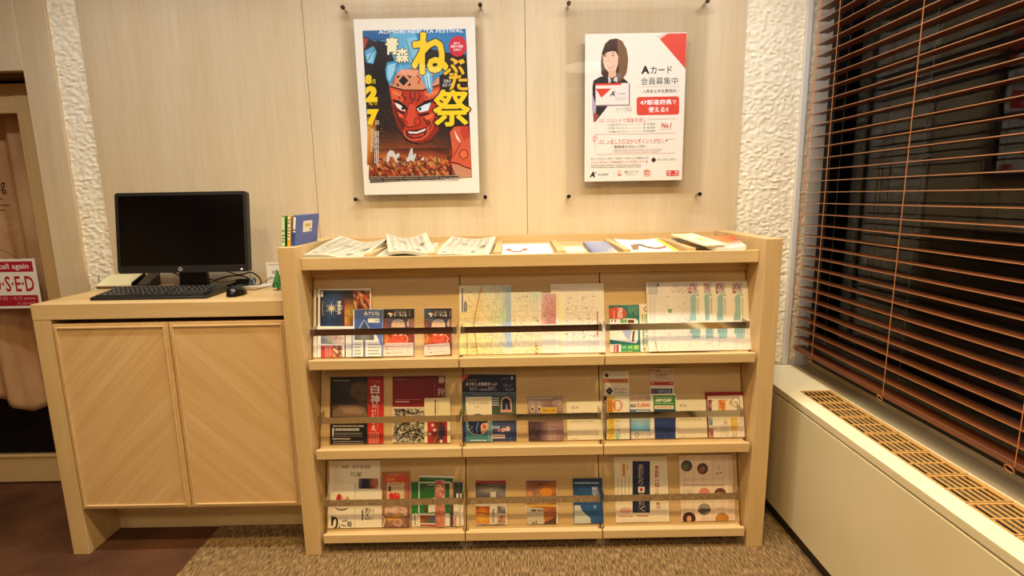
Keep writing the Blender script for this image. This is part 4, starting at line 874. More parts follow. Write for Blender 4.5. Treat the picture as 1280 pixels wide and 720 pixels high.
P.photo(402, 166, 620, 630, [['#e6e2cc', '#d9dcc8', '#c8dcd4'], ['#f0e4c0', '#efe2c4', '#e6dcc8'], ['#f0e2b4', '#efe0b8', '#ecd9b0'], ['#f2e0a0', '#f0dda4', '#ecd490']], 2, .05)
for k in range(9): P.stroke([(410+k*22, 180), (425+k*22, 620)], 1.2, '#c8b8a0')
for k in range(12): P.stroke([(405, 200+k*34), (618, 195+k*34)], 1.2, '#cfbfa4')
P.specks(410, 180, 610, 620, 260, ['#a8705a', '#6a6678', '#c85a4a', '#7a9a6a'], 7, 9, 2.2); P.specks(560, 520, 605, 600, 24, ['#e0a03a', '#c85a2a'], 12, 3, 1.5); P.oval(594, 366, 6, 7, '#4a9a4a'); s.done()
s = leaf('brochure', 'narrow pink-patterned timetable leaflet left of the white route map', 1, 675.6, 697.5, 366, .006, .004); s.usecrop(*Bc); P = s.P
P.rect(610, 165, 735, 640, '#eee2c8'); P.photo(618, 176, 722, 390, [['#cfb0b4', '#c8a0a4', '#d4a8a0'], ['#dcb4ac', '#c98e8c', '#d09088'], ['#cc9c94', '#c4847c', '#cc8074']], 3, .12); P.specks(620, 180, 720, 388, 90, ['#5a3a5a', '#a83a3a', '#e8c8b8'], 9, 2, 1.5)
for k in range(7): P.stroke([(628+k*14, 440), (628+k*14, 615)], 1.6, '#b8a898')
P.specks(622, 440, 724, 460, 20, ['#5a4a4a'], 5, 2, 1.5); P.specks(622, 540, 724, 560, 20, ['#5a4a4a'], 5, 4, 1.5); s.done()
s = leaf('map', 'large white route map with tiny print at the right of the middle bay', 1, 688, 754.5, 354.5, .0, .005); s.usecrop(*Bc); P = s.P
P.rect(660, 100, 1060, 640, '#f0e6d2'); P.poly([(720, 180), (760, 196), (780, 300), (760, 640), (722, 640)], '#f2e6bc')
for k in range(8): P.stroke([(770, 300+k*42), (860, 260+k*38), (1010, 280+k*40)], 1.6, ['#c8b8b0', '#d9a0a0', '#b0b8c8'][k % 3])
for k in range(6): P.stroke([(790+k*38, 170), (800+k*38, 600)], 1.3, ['#c8b8b0', '#e0b0a8'][k % 2])
P.specks(775, 150, 1000, 500, 230, ['#4a4650', '#8a5a5a', '#3a3a44', '#b08a80'], 8, 8, 2.5); P.lines(1000, 300, 1014, 480, 1, '#b84a3a', .6, .1, 3, True); P.lines(670, 135, 760, 145, 1, '#b0a8a0', .4); P.lines(700, 205, 715, 600, 1, '#d0c4b0', .3, vert=True); s.done()
# --- row 1, right bay
Cc = (756, 374, 9.73)
s = leaf('brochure', 'teal brochure with an orange FREE circle at the left of the right bay', 1, 760.5, 799.3, 381, 0, .005); s.usecrop(*Cc); P = s.P
P.rect(30, 60, 440, 690, '#2f7a6a'); P.photo(40, 66, 420, 560, [['#3a6a62', '#3a8070', '#3a7a6c'], ['#2f7868', '#35806e', '#2f7a68'], ['#2a6a5c', '#2f7a66', '#2c7464']], 1)
P.oval(155, 172, 108, 76, '#dd5230'); P.rect(44, 100, 60, 245, '#dd5230'); P.text('FREE', 158, 108, 214, 232, '#f4e8dc', .03, rot=90); P.lines(104, 140, 120, 232, 1, '#f0c8b8', .6, vert=True); P.lines(284, 80, 400, 220, 6, '#9cc0b4', .3, .6, 6, True)
P.poly([(200, 250), (240, 232), (380, 236), (404, 262), (404, 500), (384, 536), (330, 530), (60, 490), (54, 290), (200, 290)], '#ece2c8'); P.rect(60, 240, 190, 292, '#e8dfd0'); P.rect(80, 246, 96, 280, '#8a6a60'); P.rect(120, 246, 134, 280, '#4a3a38'); P.rect(196, 248, 270, 290, '#6fae5a'); P.rect(280, 252, 356, 290, '#6a3426')
P.poly([(210, 380), (330, 380), (300, 500), (250, 460)], '#aab0c4'); P.poly([(340, 390), (366, 380), (352, 520), (328, 516)], '#5a4a2c'); P.rect(56, 548, 200, 680, '#eadfc8'); P.rect(110, 556, 130, 676, '#c04a44'); P.rect(140, 556, 170, 676, '#a84a44'); P.lines(66, 560, 100, 676, 3, '#d9b8a8', .3, .3, 3, True)
for i in range(3):
    for j in range(2): P.rrect(206+i*72, 556+j*68, 270+i*72, 614+j*68, 6, ['#3f9a5a', '#5cae48', '#8cba44'][(i+j) % 3]); P.lines(214+i*72, 570+j*68, 262+i*72, 600+j*68, 2, '#cfe4b8', .3, .2, i)
s.done()
s = leaf('brochure', 'narrow cream leaflet with a green sideways title and red flower mark', 1, 798.7, 815.5, 380, .0, .007); s.usecrop(*Cc); P = s.P
P.rect(410, 50, 600, 700, '#efe6cc'); P.ring(500, 122, 22, 26, 11, '#c8322c'); P.oval(500, 122, 9, 10, '#efe6cc'); P.text('Aomori Navi', 476, 180, 540, 572, '#5c9a5c', .005, rot=90); P.text('Navi', 486, 440, 541, 572, '#d06a5a', .01, rot=90) if False else None
P.rect(450, 180, 468, 286, '#b4b44a'); P.rect(462, 370, 476, 570, '#3f9a5a'); P.oval(484, 606, 20, 22, '#e88a4a'); P.oval(545, 606, 22, 24, '#4a9ab4'); P.oval(490, 660, 22, 20, '#c84a4a'); P.oval(552, 662, 18, 18, '#7ab45a'); s.done()
C3 = (745, 335, 5.333)
def bigmap(s, full, strip):
    s.usecrop(*C3); P = s.P; P.rect(326, 92, 1045, 600, '#f1e6d0')
    if full:
        P.photo(340, 100, 640, 580, [['#d9d4d0', '#e6dcd0', '#dcd2c8'], ['#efe6d4', '#f0e6d2', '#e6d8c8'], ['#f1e6d0', '#f2e8c8', '#f0e2cc']], 1)
        P.rect(350, 104, 410, 176, '#b8b4b8'); P.lines(354, 110, 404, 170, 6, '#d8d4d0', .3); P.rect(410, 104, 418, 124, '#3a3438')
        P.specks(490, 100, 640, 170, 150, ['#8a8088', '#5a545c', '#b09a98'], 7, 3, 2.2); P.specks(420, 180, 640, 480, 210, ['#a89aa0', '#8a6a7a', '#c89a90', '#b8a8b8'], 7, 4, 2.6); P.specks(420, 490, 640, 575, 50, ['#b8a8a0', '#c8a08a'], 7, 6, 2.2)
        P.poly([(478, 272), (508, 274), (504, 300), (480, 298)], '#7fae6a'); P.oval(412, 112, 5, 6, '#3a3438'); P.stroke([(398, 490), (404, 540), (412, 572)], [6, 3, 5], '#b83a3a'); P.lines(356, 190, 372, 350, 2, '#c8bcc0', .4, .2, 4, True); P.lines(375, 190, 400, 560, 2, '#cfc4c0', .3, .3, 5, True)
    for (x, f) in strip:
        P.photo(x, 100, x+72, 170, [['#d8ccc8', '#b8bcc0'], ['#d4c4c0', '#b0b8bc']], 1)
        P.stroke([(x+10, 166), (x+26, 112), (x+40, 104), (x+50, 130), (x+62, 156)], [4, 9, 6, 9, 3], '#c0485a'); P.stroke([(x, 138), (x+56, 140)], 5, '#c85a6a'); P.poly([(x+12, 158), (x+30, 154), (x+24, 172)], '#4a2c38')
        P.poly([(x+22, 200), (x+36, 176), (x+60, 172), (x+62, 350), (x+14, 350), (x+26, 270)], '#9cc0b8'); P.rect(x+62, 190, x+82, 330, '#efe6d4'); P.lines(x+64, 200, x+80, 325, 2, '#8a8488', .4, .2, int(x), True); P.oval(x+70, 180, 6, 7, '#8a9a8a')
        P.poly([(x+24, 405), (x+88, 402), (x+90, 466), (x+36, 470)], '#9cbfb4'); P.rect(x+20, 400, x+90, 436, '#8fb0a8'); P.specks(x, 480, x+84, 575, 30, ['#c8b0a0', '#e0a070', '#b8a898'], 6, int(x), 2); P.rect(x+82, 100, x+84, 575, '#d9cdb8')
s = leaf('map', 'rearmost of four fanned white street maps at the right end of the top row', 1, 872, 937.6, 352, .0, .004, 'fanned white street maps'); bigmap(s, False, [(902, 0)]); s.done()
s = leaf('map', 'white street map second from the right in the fan of four', 1, 850, 914.5, 352.1, .0045, .004, 'fanned white street maps'); bigmap(s, False, [(786, 0)]); s.done()
s = leaf('map', 'white street map third from the right in the fan of four', 1, 830, 894, 352.3, .009, .004, 'fanned white street maps'); bigmap(s, False, [(694, 0)]); s.done()
s = leaf('map', 'front and leftmost of the four fanned white street maps, shown whole', 1, 807.5, 879.5, 352.5, .0135, .004, 'fanned white street maps'); bigmap(s, True, [(606, 0)]); s.done()
# --- row 2, left bay
s = leaf('brochure', 'black temple statue brochure with a red title column at the left of the middle row', 2, 413, 479, 471, .001, .006, body=mat('red_paper', '#a8241e', .5)); s.usecrop(410, 466, 7.347); P = s.P
P.rect(20, 30, 365, 700, '#15110f'); P.rect(362, 30, 510, 700, '#a51c1e'); P.photo(362, 30, 510, 700, [['#8f181c', '#9a1a1e'], ['#a81e1e', '#b0221e'], ['#d0301e', '#d8361f'], ['#c22c1e', '#c02a1e']], 1)
P.photo(36, 80, 364, 405, [['#17120f', '#1c1512', '#1a1411', '#1a1310'], ['#1e1713', '#2a1f17', '#4a3322', '#3f2b1c'], ['#1a1411', '#1c1512', '#3a281b', '#55392a'], ['#1e1612', '#241a14', '#3a2a1e', '#4a3222'], ['#5a4530', '#7a6044', '#6a4e36', '#3a2a1e'], ['#6a543c', '#8a6e50', '#7a5c42', '#4a3626']], 3, .04)
P.poly([(200, 170), (216, 120), (262, 90), (330, 88), (362, 108), (364, 292), (330, 296), (290, 290), (262, 240), (214, 210)], '#563d29'); P.poly([(200, 160), (160, 130), (180, 110), (220, 110)], '#2c2119'); P.oval(314, 100, 22, 20, '#3a2819'); P.ring(314, 100, 22, 20, 4, '#6b4b32'); P.stroke([(246, 186), (276, 178), (306, 194), (330, 214)], [3, 7, 7, 3], '#241710'); P.stroke([(252, 206), (280, 214), (306, 206)], 5, '#1d130d'); P.stroke([(336, 190), (364, 182)], 6, '#241710'); P.stroke([(312, 150), (322, 214), (334, 238), (306, 246)], 5, '#7a583c'); P.stroke([(298, 266), (322, 258), (350, 268)], 7, '#2c1a12')
P.poly([(50, 350), (110, 302), (250, 300), (340, 320), (364, 400), (40, 404)], '#7c6248'); P.poly([(120, 330), (250, 318), (330, 350), (300, 380), (150, 372)], '#967a5a')
P.lines(46, 66, 200, 76, 1, '#b8a898', .6, .1); P.text('白神', 392, 116, 470, 282, '#f0e4d4', .045) if False else None
P.text('特別展', 390, 66, 478, 96, '#c85a4c', .0); P.text('白', 394, 112, 470, 190, '#f0e4d4', .05); P.text('神', 392, 200, 472, 284, '#f0e4d4', .05); P.text('の', 408, 290, 446, 322, '#f0e0d0', .0); P.text('い', 404, 334, 440, 366, '#f4e8dc', .03); P.text('に', 404, 376, 440, 408, '#f4e8dc', .03); P.text('し', 404, 420, 436, 466, '#f4e8dc', .03); P.text('え', 396, 480, 444, 530, '#f4e8dc', .03); P.lines(452, 296, 464, 520, 1, '#e8b4a4', .4, vert=True)
P.lines(374, 545, 470, 690, 6, '#f0a890', .35, .2, 4, True); P.lines(44, 478, 330, 500, 1, '#a89c90', .7, .05); P.rect(40, 508, 54, 588, '#d9d0c4'); P.lines(66, 508, 290, 534, 2, '#e0d8cc', .5, .2); P.lines(66, 548, 320, 590, 3, '#9a9088', .4, .3, 8); P.rect(40, 600, 204, 612, '#cfc6ba'); P.lines(46, 622, 330, 680, 3, '#a09688', .35, .2, 9); P.stroke([(204, 600), (336, 600), (336, 680)], 2, '#6a6058'); s.done()
D6 = (488, 466, 7.346)
s = leaf('brochure', 'crimson exhibition brochure with grey-brown relief picture below', 2, 490.5, 556.5, 470, .0, .005); s.usecrop(*D6); P = s.P
P.rect(20, 30, 510, 700, '#e0cfb0'); P.photo(18, 28, 512, 314, [['#6a1018', '#6e1018', '#661018'], ['#7c141a', '#7a1218', '#701016'], ['#8c1a1c', '#8a161a', '#7a1418']], 2)
P.mosaic(28, 328, 312, 698, ['#cfc4a8', '#4a3f30', '#8a7c62', '#2c241b', '#b4a888', '#6a5d48', '#e0d8c0'], 22, 28, .15, 12); P.rect(28, 404, 312, 414, '#2c241b'); 
for q in ([(40, 560), (100, 480), (180, 440), (300, 470)], [(60, 680), (120, 560), (230, 520), (300, 560)], [(200, 690), (250, 620), (310, 600)], [(40, 360), (120, 340), (200, 380), (300, 350)]): P.stroke(q, [8, 16, 14, 6][:len(q)], '#211a14')
for q in ([(60, 600), (100, 580), (90, 540)], [(220, 640), (270, 590), (300, 640)], [(180, 470), (240, 450), (300, 440)]): P.stroke(q, 12, '#d9cfb4')
P.text('華', 440, 34, 498, 100, '#e4cfc0', .0); P.text('狩', 432, 142, 498, 212, '#e4cfc0', .0); P.lines(40, 54, 150, 66, 1, '#b8706a', .5); P.lines(46, 240, 286, 252, 1, '#c07068', .5, .1); P.rect(44, 260, 174, 272, '#e0b8a4'); P.lines(404, 100, 412, 225, 1, '#b06a60', .5, vert=True); s.done()
s = leaf('leaflet_card', 'small cream card with a red flower picture overlapping the crimson brochure', 2, 530.3, 562.6, 497.5, .007, .007); s.usecrop(*D6); P = s.P
P.rect(300, 228, 560, 700, '#ecdcae'); P.rect(308, 234, 546, 440, '#e4d3a0'); P.lines(404, 250, 420, 390, 1, '#3a2c20', .7, .1, 4, True); P.lines(432, 252, 442, 380, 1, '#9a8a68', .4, .1, 5, True)
P.photo(340, 440, 522, 694, [['#b8322a', '#a82c26', '#6a2a26', '#b83430'], ['#c0382c', '#a03028', '#3a2a30', '#a83028'], ['#b83028', '#8a3028', '#3a2c34', '#b0342c'], ['#a82c24', '#b83a2c', '#a02c26', '#a83028']], 2, .08)
P.poly([(450, 500), (480, 470), (504, 500), (496, 580), (470, 610), (454, 560)], '#3a3036')
for x, y in ((388, 480), (404, 526), (362, 562), (466, 628), (444, 664), (378, 660), (496, 662), (352, 676)): P.oval(x, y, 15, 15, '#e0a89c'); P.oval(x, y, 9, 9, '#f2d8c4')
P.stroke([(400, 640), (440, 560), (420, 500)], 4, '#8aa04a'); s.done()
# --- row 2, middle bay
E7 = (574, 464, 7.347)
s = leaf('brochure', 'dark blue aquarium ticket brochure with an orange corner', 2, 577, 645, 467.6, .0, .005); s.usecrop(*E7); P = s.P
P.rect(20, 30, 530, 710, '#25345c'); P.photo(20, 30, 524, 192, [['#10152a', '#111830', '#141c34', '#1a2238'], ['#0f1428', '#0f1830', '#121c38', '#1c2840']], 2); P.poly([(20, 34), (96, 34), (30, 96), (20, 96)], '#c8582c')
P.text('青い森鉄道', 66, 74, 160, 92, '#a8563a', .01); P.text('あさむし水族館きっぷ', 62, 102, 344, 134, '#f0e0dc', .03); P.lines(90, 146, 170, 158, 1, '#9aa0b4', .6); P.text('浅虫エリア 入館引換券 往復きっぷ', 96, 160, 344, 178, '#cfc8cc', .02); P.text('特別企画', 264, 144, 322, 158, '#d8d0d0', .02)
P.specks(386, 110, 510, 185, 60, ['#6a7490', '#a8acc0', '#c8ccd8'], 9, 7, 1.6); P.oval(484, 62, 9, 16, '#c8d0d8'); P.lines(384, 64, 460, 74, 1, '#7a86a0', .5); P.rect(20, 192, 524, 206, '#56657e')
P.photo(20, 206, 524, 420, [['#3a4c6a', '#4a5c70', '#3c4c5c', '#46566a'], ['#46584a', '#3c4c3c', '#2c3a34', '#3a4a40'], ['#5a6c4a', '#46583c', '#3a4a34', '#4a5c40'], ['#6a7a5a', '#5a6a4a', '#4c5c44', '#56684a']], 2, .08)
P.poly([(386, 260), (410, 236), (446, 232), (478, 262), (486, 378), (380, 376)], '#d9a48a'); P.poly([(396, 268), (416, 248), (442, 246), (466, 270), (474, 360), (392, 358)], '#1a1c2c'); P.poly([(430, 300), (440, 300), (450, 356), (422, 356)], '#5a7ab8'); P.rect(396, 352, 480, 364, '#d98a6a')
P.lines(302, 240, 366, 320, 4, '#c8ccc4', .5, .1, 3); P.lines(120, 208, 440, 220, 1, '#8a98a8', .4)
P.photo(292, 470, 524, 700, [['#3c4a70', '#44507a', '#3a4870'], ['#38406c', '#40487a', '#343c68'], ['#3c4478', '#3c4474', '#2c3460']], 1, .04); P.text('浅虫水族館', 302, 500, 372, 530, '#cfd8dc', .02); P.oval(366, 544, 14, 14, '#c85a6a'); P.oval(404, 540, 18, 18, '#e8c8b8'); P.oval(404, 540, 9, 9, '#c86a4a'); P.oval(446, 530, 23, 23, '#e0b4a4'); P.specks(380, 490, 510, 560, 30, ['#7aa0c8', '#e0b898'], 7, 3)
P.rect(302, 580, 420, 616, '#e8d0bc'); P.lines(308, 590, 414, 608, 1, '#8a5a4a', .5); P.lines(310, 642, 426, 656, 1, '#e0dce0', .7, .1); P.lines(310, 668, 380, 680, 1, '#aab4cc', .6); P.poly([(470, 660), (490, 694), (450, 694)], '#d8b87a'); P.specks(450, 580, 500, 650, 14, ['#4a9aa8', '#6ab4b4'], 8, 4); s.done()
s = leaf('brochure', 'cream and teal aquarium leaflet with round sea picture before the blue ticket brochure', 2, 582, 614.6, 496, .006, .006); s.usecrop(*E7); P = s.P
P.rect(50, 230, 300, 480, '#ecdcb8'); P.rect(50, 460, 300, 710, '#3f8088'); P.rect(262, 460, 296, 710, '#6a9a9c'); P.poly([(50, 460), (58, 460), (110, 600), (70, 710), (50, 710)], '#4a8890'); P.oval(172, 490, 98, 100, '#d8c8a4'); P.oval(172, 488, 94, 97, '#20284c')
P.poly([(98, 430), (120, 402), (172, 391), (222, 402), (246, 430)], '#3a3040'); P.poly([(200, 560), (196, 500), (214, 478), (262, 470), (264, 510), (246, 556), (220, 578)], '#e0a07a'); P.poly([(212, 500), (236, 486), (250, 500), (236, 540)], '#c8502c'); P.oval(246, 490, 8, 8, '#f4e0c8'); P.stroke([(176, 470), (160, 520), (164, 580)], 7, '#6a9ac4')
for x, y in ((88, 500), (104, 530), (122, 552), (118, 514)): P.oval(x, y, 4, 5, '#b8c8e0')
P.text('青森県営', 140, 258, 200, 267, '#8a7a5c', 0); P.text('浅虫水族館', 74, 280, 270, 306, '#a08f68', .0); P.text('あおもり', 150, 320, 196, 334, '#4a4038', .0); P.lines(100, 628, 250, 642, 1, '#d8e4d8', .7, .05); P.lines(130, 652, 220, 664, 1, '#b8d0c8', .5); P.specks(80, 570, 260, 620, 14, ['#e0b898'], 6, 4); P.lines(150, 674, 200, 684, 1, '#c8dcd4', .6); s.done()
E8 = (652, 486, 9.47)
s = leaf('booklet', 'mauve booklet with a yellow label and wavy figures in the middle row', 2, 659.8, 703, 496.5, 0, .010, body=mat('mauve_paper', '#9a7c74', .5)); s.usecrop(*E8); P = s.P
P.rect(70, 80, 490, 690, '#8c6e68'); P.photo(78, 90, 485, 300, [['#a08a7c', '#a08474', '#9a7a70', '#a88c80'], ['#b09888', '#9a7c70', '#7c605c', '#b89a88'], ['#8c6c64', '#a88c7c', '#7a5c58', '#96786c']], 2, .06); P.photo(78, 390, 485, 685, [['#4a3438', '#5a4044', '#a07c78', '#9a7470'], ['#4c363a', '#4a3438', '#b49088', '#96706c'], ['#5a4242', '#523c3e', '#b8948c', '#9c7874']], 2, .06)
P.rect(78, 88, 370, 118, '#c0ae98')
for cx in (128, 208): P.oval(cx, 235, 24, 45, '#c8b4a0'); P.oval(cx, 240, 12, 16, '#3a2628'); P.stroke([(cx-20, 180), (cx, 150), (cx+22, 180), (cx+28, 240)], 7, '#c0a898'); P.stroke([(cx-22, 400), (cx-14, 520), (cx+10, 580), (cx+26, 480)], 6, '#7a5c5c')
P.stroke([(360, 180), (400, 140), (440, 140), (440, 200)], 8, '#c8b0a4'); P.stroke([(300, 440), (430, 460)], 5, '#5a3c40'); P.stroke([(380, 470), (400, 690)], 6, '#c8a49c'); P.stroke([(322, 400), (326, 690)], 6, '#c09c94'); P.rect(230, 218, 416, 292, '#d9ae3a'); P.text('縄文の美', 250, 236, 400, 276, '#8a6a28', .01); s.done()
def museum(s, crop):
    s.usepct(); P = s.P; P.rect(0, 0, 100, 100, '#f1e4c0'); P.text('青森', 13, 11, 34, 19, '#6a5c48', -.005); P.text('県立美術館', 13, 27, 74, 35, '#6a5c48', -.005); P.text('AOMORI', 13, 40, 40, 43, '#a09070', -.01); P.text('MUSEUM OF ART', 13, 49, 78, 53.5, '#7a6c54', -.01); P.lines(13, 95, 28, 98, 1, '#a89c7c', .5)
s = leaf('brochure', 'plain cream art museum brochure at the right of the middle bay', 2, 708, 752.5, 502, .0, .006); museum(s, E8); s.done()
# --- row 2, right bay
F5 = (750, 456, 6.92)
s = leaf('brochure', 'tall car-rental flyer with black diamonds and an orange band, tallest at the bay left', 2, 754, 786, 464, .0, .004); s.usecrop(*F5); P = s.P
P.rect(20, 50, 260, 700, '#efe2c8'); P.photo(26, 60, 240, 270, [['#b49a7c', '#b49a7c'], ['#dcc8a8', '#dcc8a8']], 1) if False else None
P.poly([(36, 92), (58, 70), (78, 92), (58, 114)], '#3a2a26'); P.text('オリックスレンタカー', 88, 80, 226, 102, '#6a584a', .0); P.rect(26, 120, 242, 156, '#c8742e'); P.text('カーレンタルプラン', 66, 126, 206, 150, '#4a3020', .02); P.poly([(48, 226), (82, 190), (114, 226), (82, 262)], '#2c2624'); P.text('ORIX', 66, 218, 98, 234, '#8a8078', .0); P.text('オリックス\nレンタカー', 124, 198, 228, 252, '#3c322c', .015); s.done()
s = leaf('brochure', 'yellow and white leaflet with a large vertical title in front of the tall car-rental flyer', 2, 754.8, 787, 495, .005, .006, body=mat('brown_paper', '#4a2620', .5)); s.usecrop(*F5); P = s.P
P.rect(28, 260, 70, 700, '#3c2020'); P.lines(36, 310, 52, 600, 1, '#cdb8a4', .5, .1, 4, True); P.rect(58, 268, 260, 700, '#f2e7cc'); P.rect(62, 268, 130, 700, '#e8cf5a'); P.rect(58, 268, 112, 410, '#e6b84a'); P.text('夏旅', 64, 306, 106, 410, '#b86a20', .03, rot=0); P.vtext('ススメ！', 72, 470, 120, 686, '#d98a1c', .02)
P.ring(154, 352, 36, 44, 8, '#d85a3a'); P.stroke([(110, 352), (128, 330), (130, 376)], 8, '#d8452c'); P.stroke([(170, 320), (184, 350), (160, 390)], 5, '#e0785a'); P.text('レンタカー', 138, 480, 180, 650, '#7a9a6a', .0, rot=90); P.poly([(126, 600), (160, 590), (170, 640), (140, 660)], '#9cc8b4'); P.specks(140, 540, 240, 680, 20, ['#c84a3a', '#e0c03a', '#3a3a34', '#7aae5a'], 12, 4); P.stroke([(192, 680), (206, 652)], 8, '#2a2a26'); s.done()
s = leaf('brochure', 'white and blue car-rental flyer showing 2,000 in red figures', 2, 786.5, 813, 493, .0, .005); s.usecrop(*F5); P = s.P
P.rect(250, 250, 440, 700, '#f0e6d0'); P.rect(250, 250, 440, 318, '#cdb49a'); P.text('レンタカー', 274, 276, 396, 300, '#c8583a', .01); P.ring(414, 288, 12, 14, 5, '#7a4a34'); P.rect(262, 342, 312, 366, '#3c5068'); P.text('24時間', 266, 346, 308, 362, '#e8e4dc', .01); P.text('2,000', 318, 332, 430, 370, '#dc4a22', .03); P.rect(256, 386, 434, 416, '#5d7fa8'); P.lines(312, 394, 424, 408, 1, '#dfe6ea', .6, .1)
P.photo(256, 460, 434, 574, [['#a8bcc8', '#c0d0d8', '#a0b8c4'], ['#7ab0cc', '#8cc0d8', '#78b0cc'], ['#5a9cc0', '#6aaccc', '#5898bc']], 2, .04); P.ring(320, 606, 15, 17, 6, '#3c4468'); P.text('カースタ', 354, 598, 440, 618, '#3c4468', .02); P.lines(300, 648, 430, 662, 1, '#8a8478', .5); P.lines(276, 676, 430, 690, 1, '#6a6458', .5); s.done()
s = leaf('brochure', 'tall price-list leaflet with a red heading behind the green discount card', 2, 811.8, 841.5, 460, .0, .005); s.usecrop(*F5); P = s.P
P.rect(420, 20, 640, 700, '#f0e6d2'); P.rect(426, 28, 632, 150, '#cfb596'); P.text('10·20%', 430, 38, 526, 60, '#b02c28', .03); P.text('ETA@OFF', 486, 80, 582, 98, '#4a3a30', .03); P.text('ご利用はこちら', 474, 102, 590, 116, '#6a5444', .0); P.rect(426, 148, 636, 178, '#b8302a'); P.poly([(446, 156), (464, 154), (456, 172)], '#f4e8dc'); P.rect(600, 158, 626, 166, '#e0a090')
P.rect(426, 178, 636, 206, '#ece0d0'); P.rect(442, 206, 626, 250, '#38446c'); P.text('一般料金表', 480, 214, 614, 242, '#b8bccc', .02); P.rect(452, 222, 474, 236, '#c8504a'); P.rect(424, 260, 640, 700, '#f2e8d4'); s.done()
s = leaf('leaflet_card', 'green 10% OFF leaflet with dark blue lower half in the right bay', 2, 816.3, 845.2, 492, .006, .006); s.usecrop(*F5); P = s.P
P.rect(450, 244, 670, 700, '#efe6cc'); P.rect(460, 264, 652, 388, '#3c8436'); P.rect(460, 388, 656, 700, '#2c3f78'); P.rect(468, 388, 654, 440, '#2a3a68'); P.text('10%OFF', 482, 294, 618, 324, '#f4ecda', .045, shear=-.15); P.lines(474, 276, 634, 286, 1, '#d8e4c0', .5, .05); P.rect(474, 332, 636, 336, '#c8dcb0'); P.rect(474, 352, 636, 382, '#efe4cc'); P.lines(488, 360, 622, 372, 1, '#cf6a50', .7, .1)
for (a, b, c_, e) in ((486, 522, 556, 562), (484, 600, 546, 640), (572, 560, 650, 580), (574, 636, 646, 650)): P.rect(a, b, c_, e, '#24356c')
P.ring(606, 504, 22, 17, 9, '#22336a'); P.poly([(572, 610), (600, 590), (618, 616), (596, 622)], '#22336a'); P.lines(524, 672, 610, 682, 1, '#b8c0d4', .5); P.lines(474, 412, 640, 432, 1, '#3a4c84', .5); s.done()
s = leaf('brochure', 'plain cream art museum brochure between the discount leaflet and the red booklet', 2, 843.5, 886.5, 499.6, .0, .006); museum(s, E8); s.done()
F6 = (840, 486, 9.73)
s = leaf('booklet', 'red booklet behind a white leaflet at the right end of the middle row', 2, 881.5, 933.2, 490, .0, .006, body=mat('crimson_paper', '#b02028', .4)); s.usecrop(*F6); P = s.P; P.photo(400, 36, 910, 660, [['#8c1a22', '#94181f'], ['#a81c26', '#b81e28'], ['#c02a30', '#c4262e']], 1); P.rect(826, 125, 858, 196, '#e8c040'); s.done()
s = leaf('brochure', 'white leaflet with a black ring mark overlapping the red booklet', 2, 884.5, 928.5, 494.6, .007, .004); s.usecrop(*F6); P = s.P
P.rect(415, 80, 860, 660, '#f3e7ce'); P.rect(426, 84, 820, 126, '#d6bfa4'); P.photo(424, 134, 484, 268, [['#7a2438', '#6a2034'], ['#8a3040', '#c8a090'], ['#3a1424', '#3a1828']], 2, .1); P.photo(564, 134, 648, 262, [['#e0803a', '#e89a4a'], ['#e8a050', '#e07a2c'], ['#e8b060', '#e89040']], 2, .2); P.stroke([(576, 176), (606, 190), (634, 170)], 7, '#c84a1c'); P.stroke([(576, 216), (606, 230), (634, 210)], 7, '#c84a1c')
P.rect(696, 140, 730, 196, '#e0c040'); P.oval(776, 163, 54, 60, '#3a3430'); P.oval(776, 163, 48, 54, '#f3e7ce'); P.text('青森', 756, 148, 800, 182, '#5a5048', .0); P.oval(496, 144, 7, 7, '#c83a2c'); P.oval(664, 138, 7, 7, '#c83a2c')
P.photo(440, 350, 494, 442, [['#8aa4b4', '#a0b8c0'], ['#5a8098', '#4a7890']], 2, .1); P.photo(442, 480, 504, 610, [['#a8583a', '#d8a888'], ['#c88a6a', '#7a3424'], ['#e0b898', '#c89a80']], 2, .15); P.oval(512, 486, 7, 7, '#c83a2c'); P.ring(652, 412, 13, 17, 8, '#c0342c'); P.lines(590, 450, 690, 600, 7, '#c4b49c', .35, .4, 4, True)
P.rect(712, 345, 796, 500, '#e9c45a'); P.poly([(712, 500), (796, 500), (790, 540), (724, 540)], '#efdcaa'); P.stroke([(735, 590), (752, 545), (770, 600), (790, 540)], [10, 16, 14, 8], '#7a4426'); P.oval(811, 426, 6, 7, '#3a302a'); P.oval(811, 454, 6, 7, '#3a302a'); s.done()
# --- row 3, left bay
G3 = (408, 570, 7.35)
s = leaf('brochure', 'large white restaurant flyer with a small night picture, top left of the bottom row', 3, 411.8, 475.5, 576, .0, .004); s.usecrop(*G3); P = s.P
P.rect(25, 40, 520, 730, '#efe2c4'); P.text('海鮮・創作居酒屋', 138, 84, 408, 116, '#4a3c30', .015); P.text('巧家', 222, 148, 326, 190, '#3a2e26', .02); P.lines(76, 94, 110, 104, 1, '#a8987c', .5); P.photo(296, 206, 476, 300, [['#8a7c70', '#1c1c38', '#2a2030', '#a85a3a', '#c8886a'], ['#6a6470', '#20244a', '#3a3040', '#b86a4a', '#a8583a'], ['#5a5460', '#14142c', '#1c1820', '#8a4a34', '#d8a080']], 2, .12); s.done()
s = leaf('leaflet_card', 'white card with red apples and brush lettering at the bottom row far left', 3, 410.4, 443.5, 604, .005, .005); s.usecrop(*G3); P = s.P
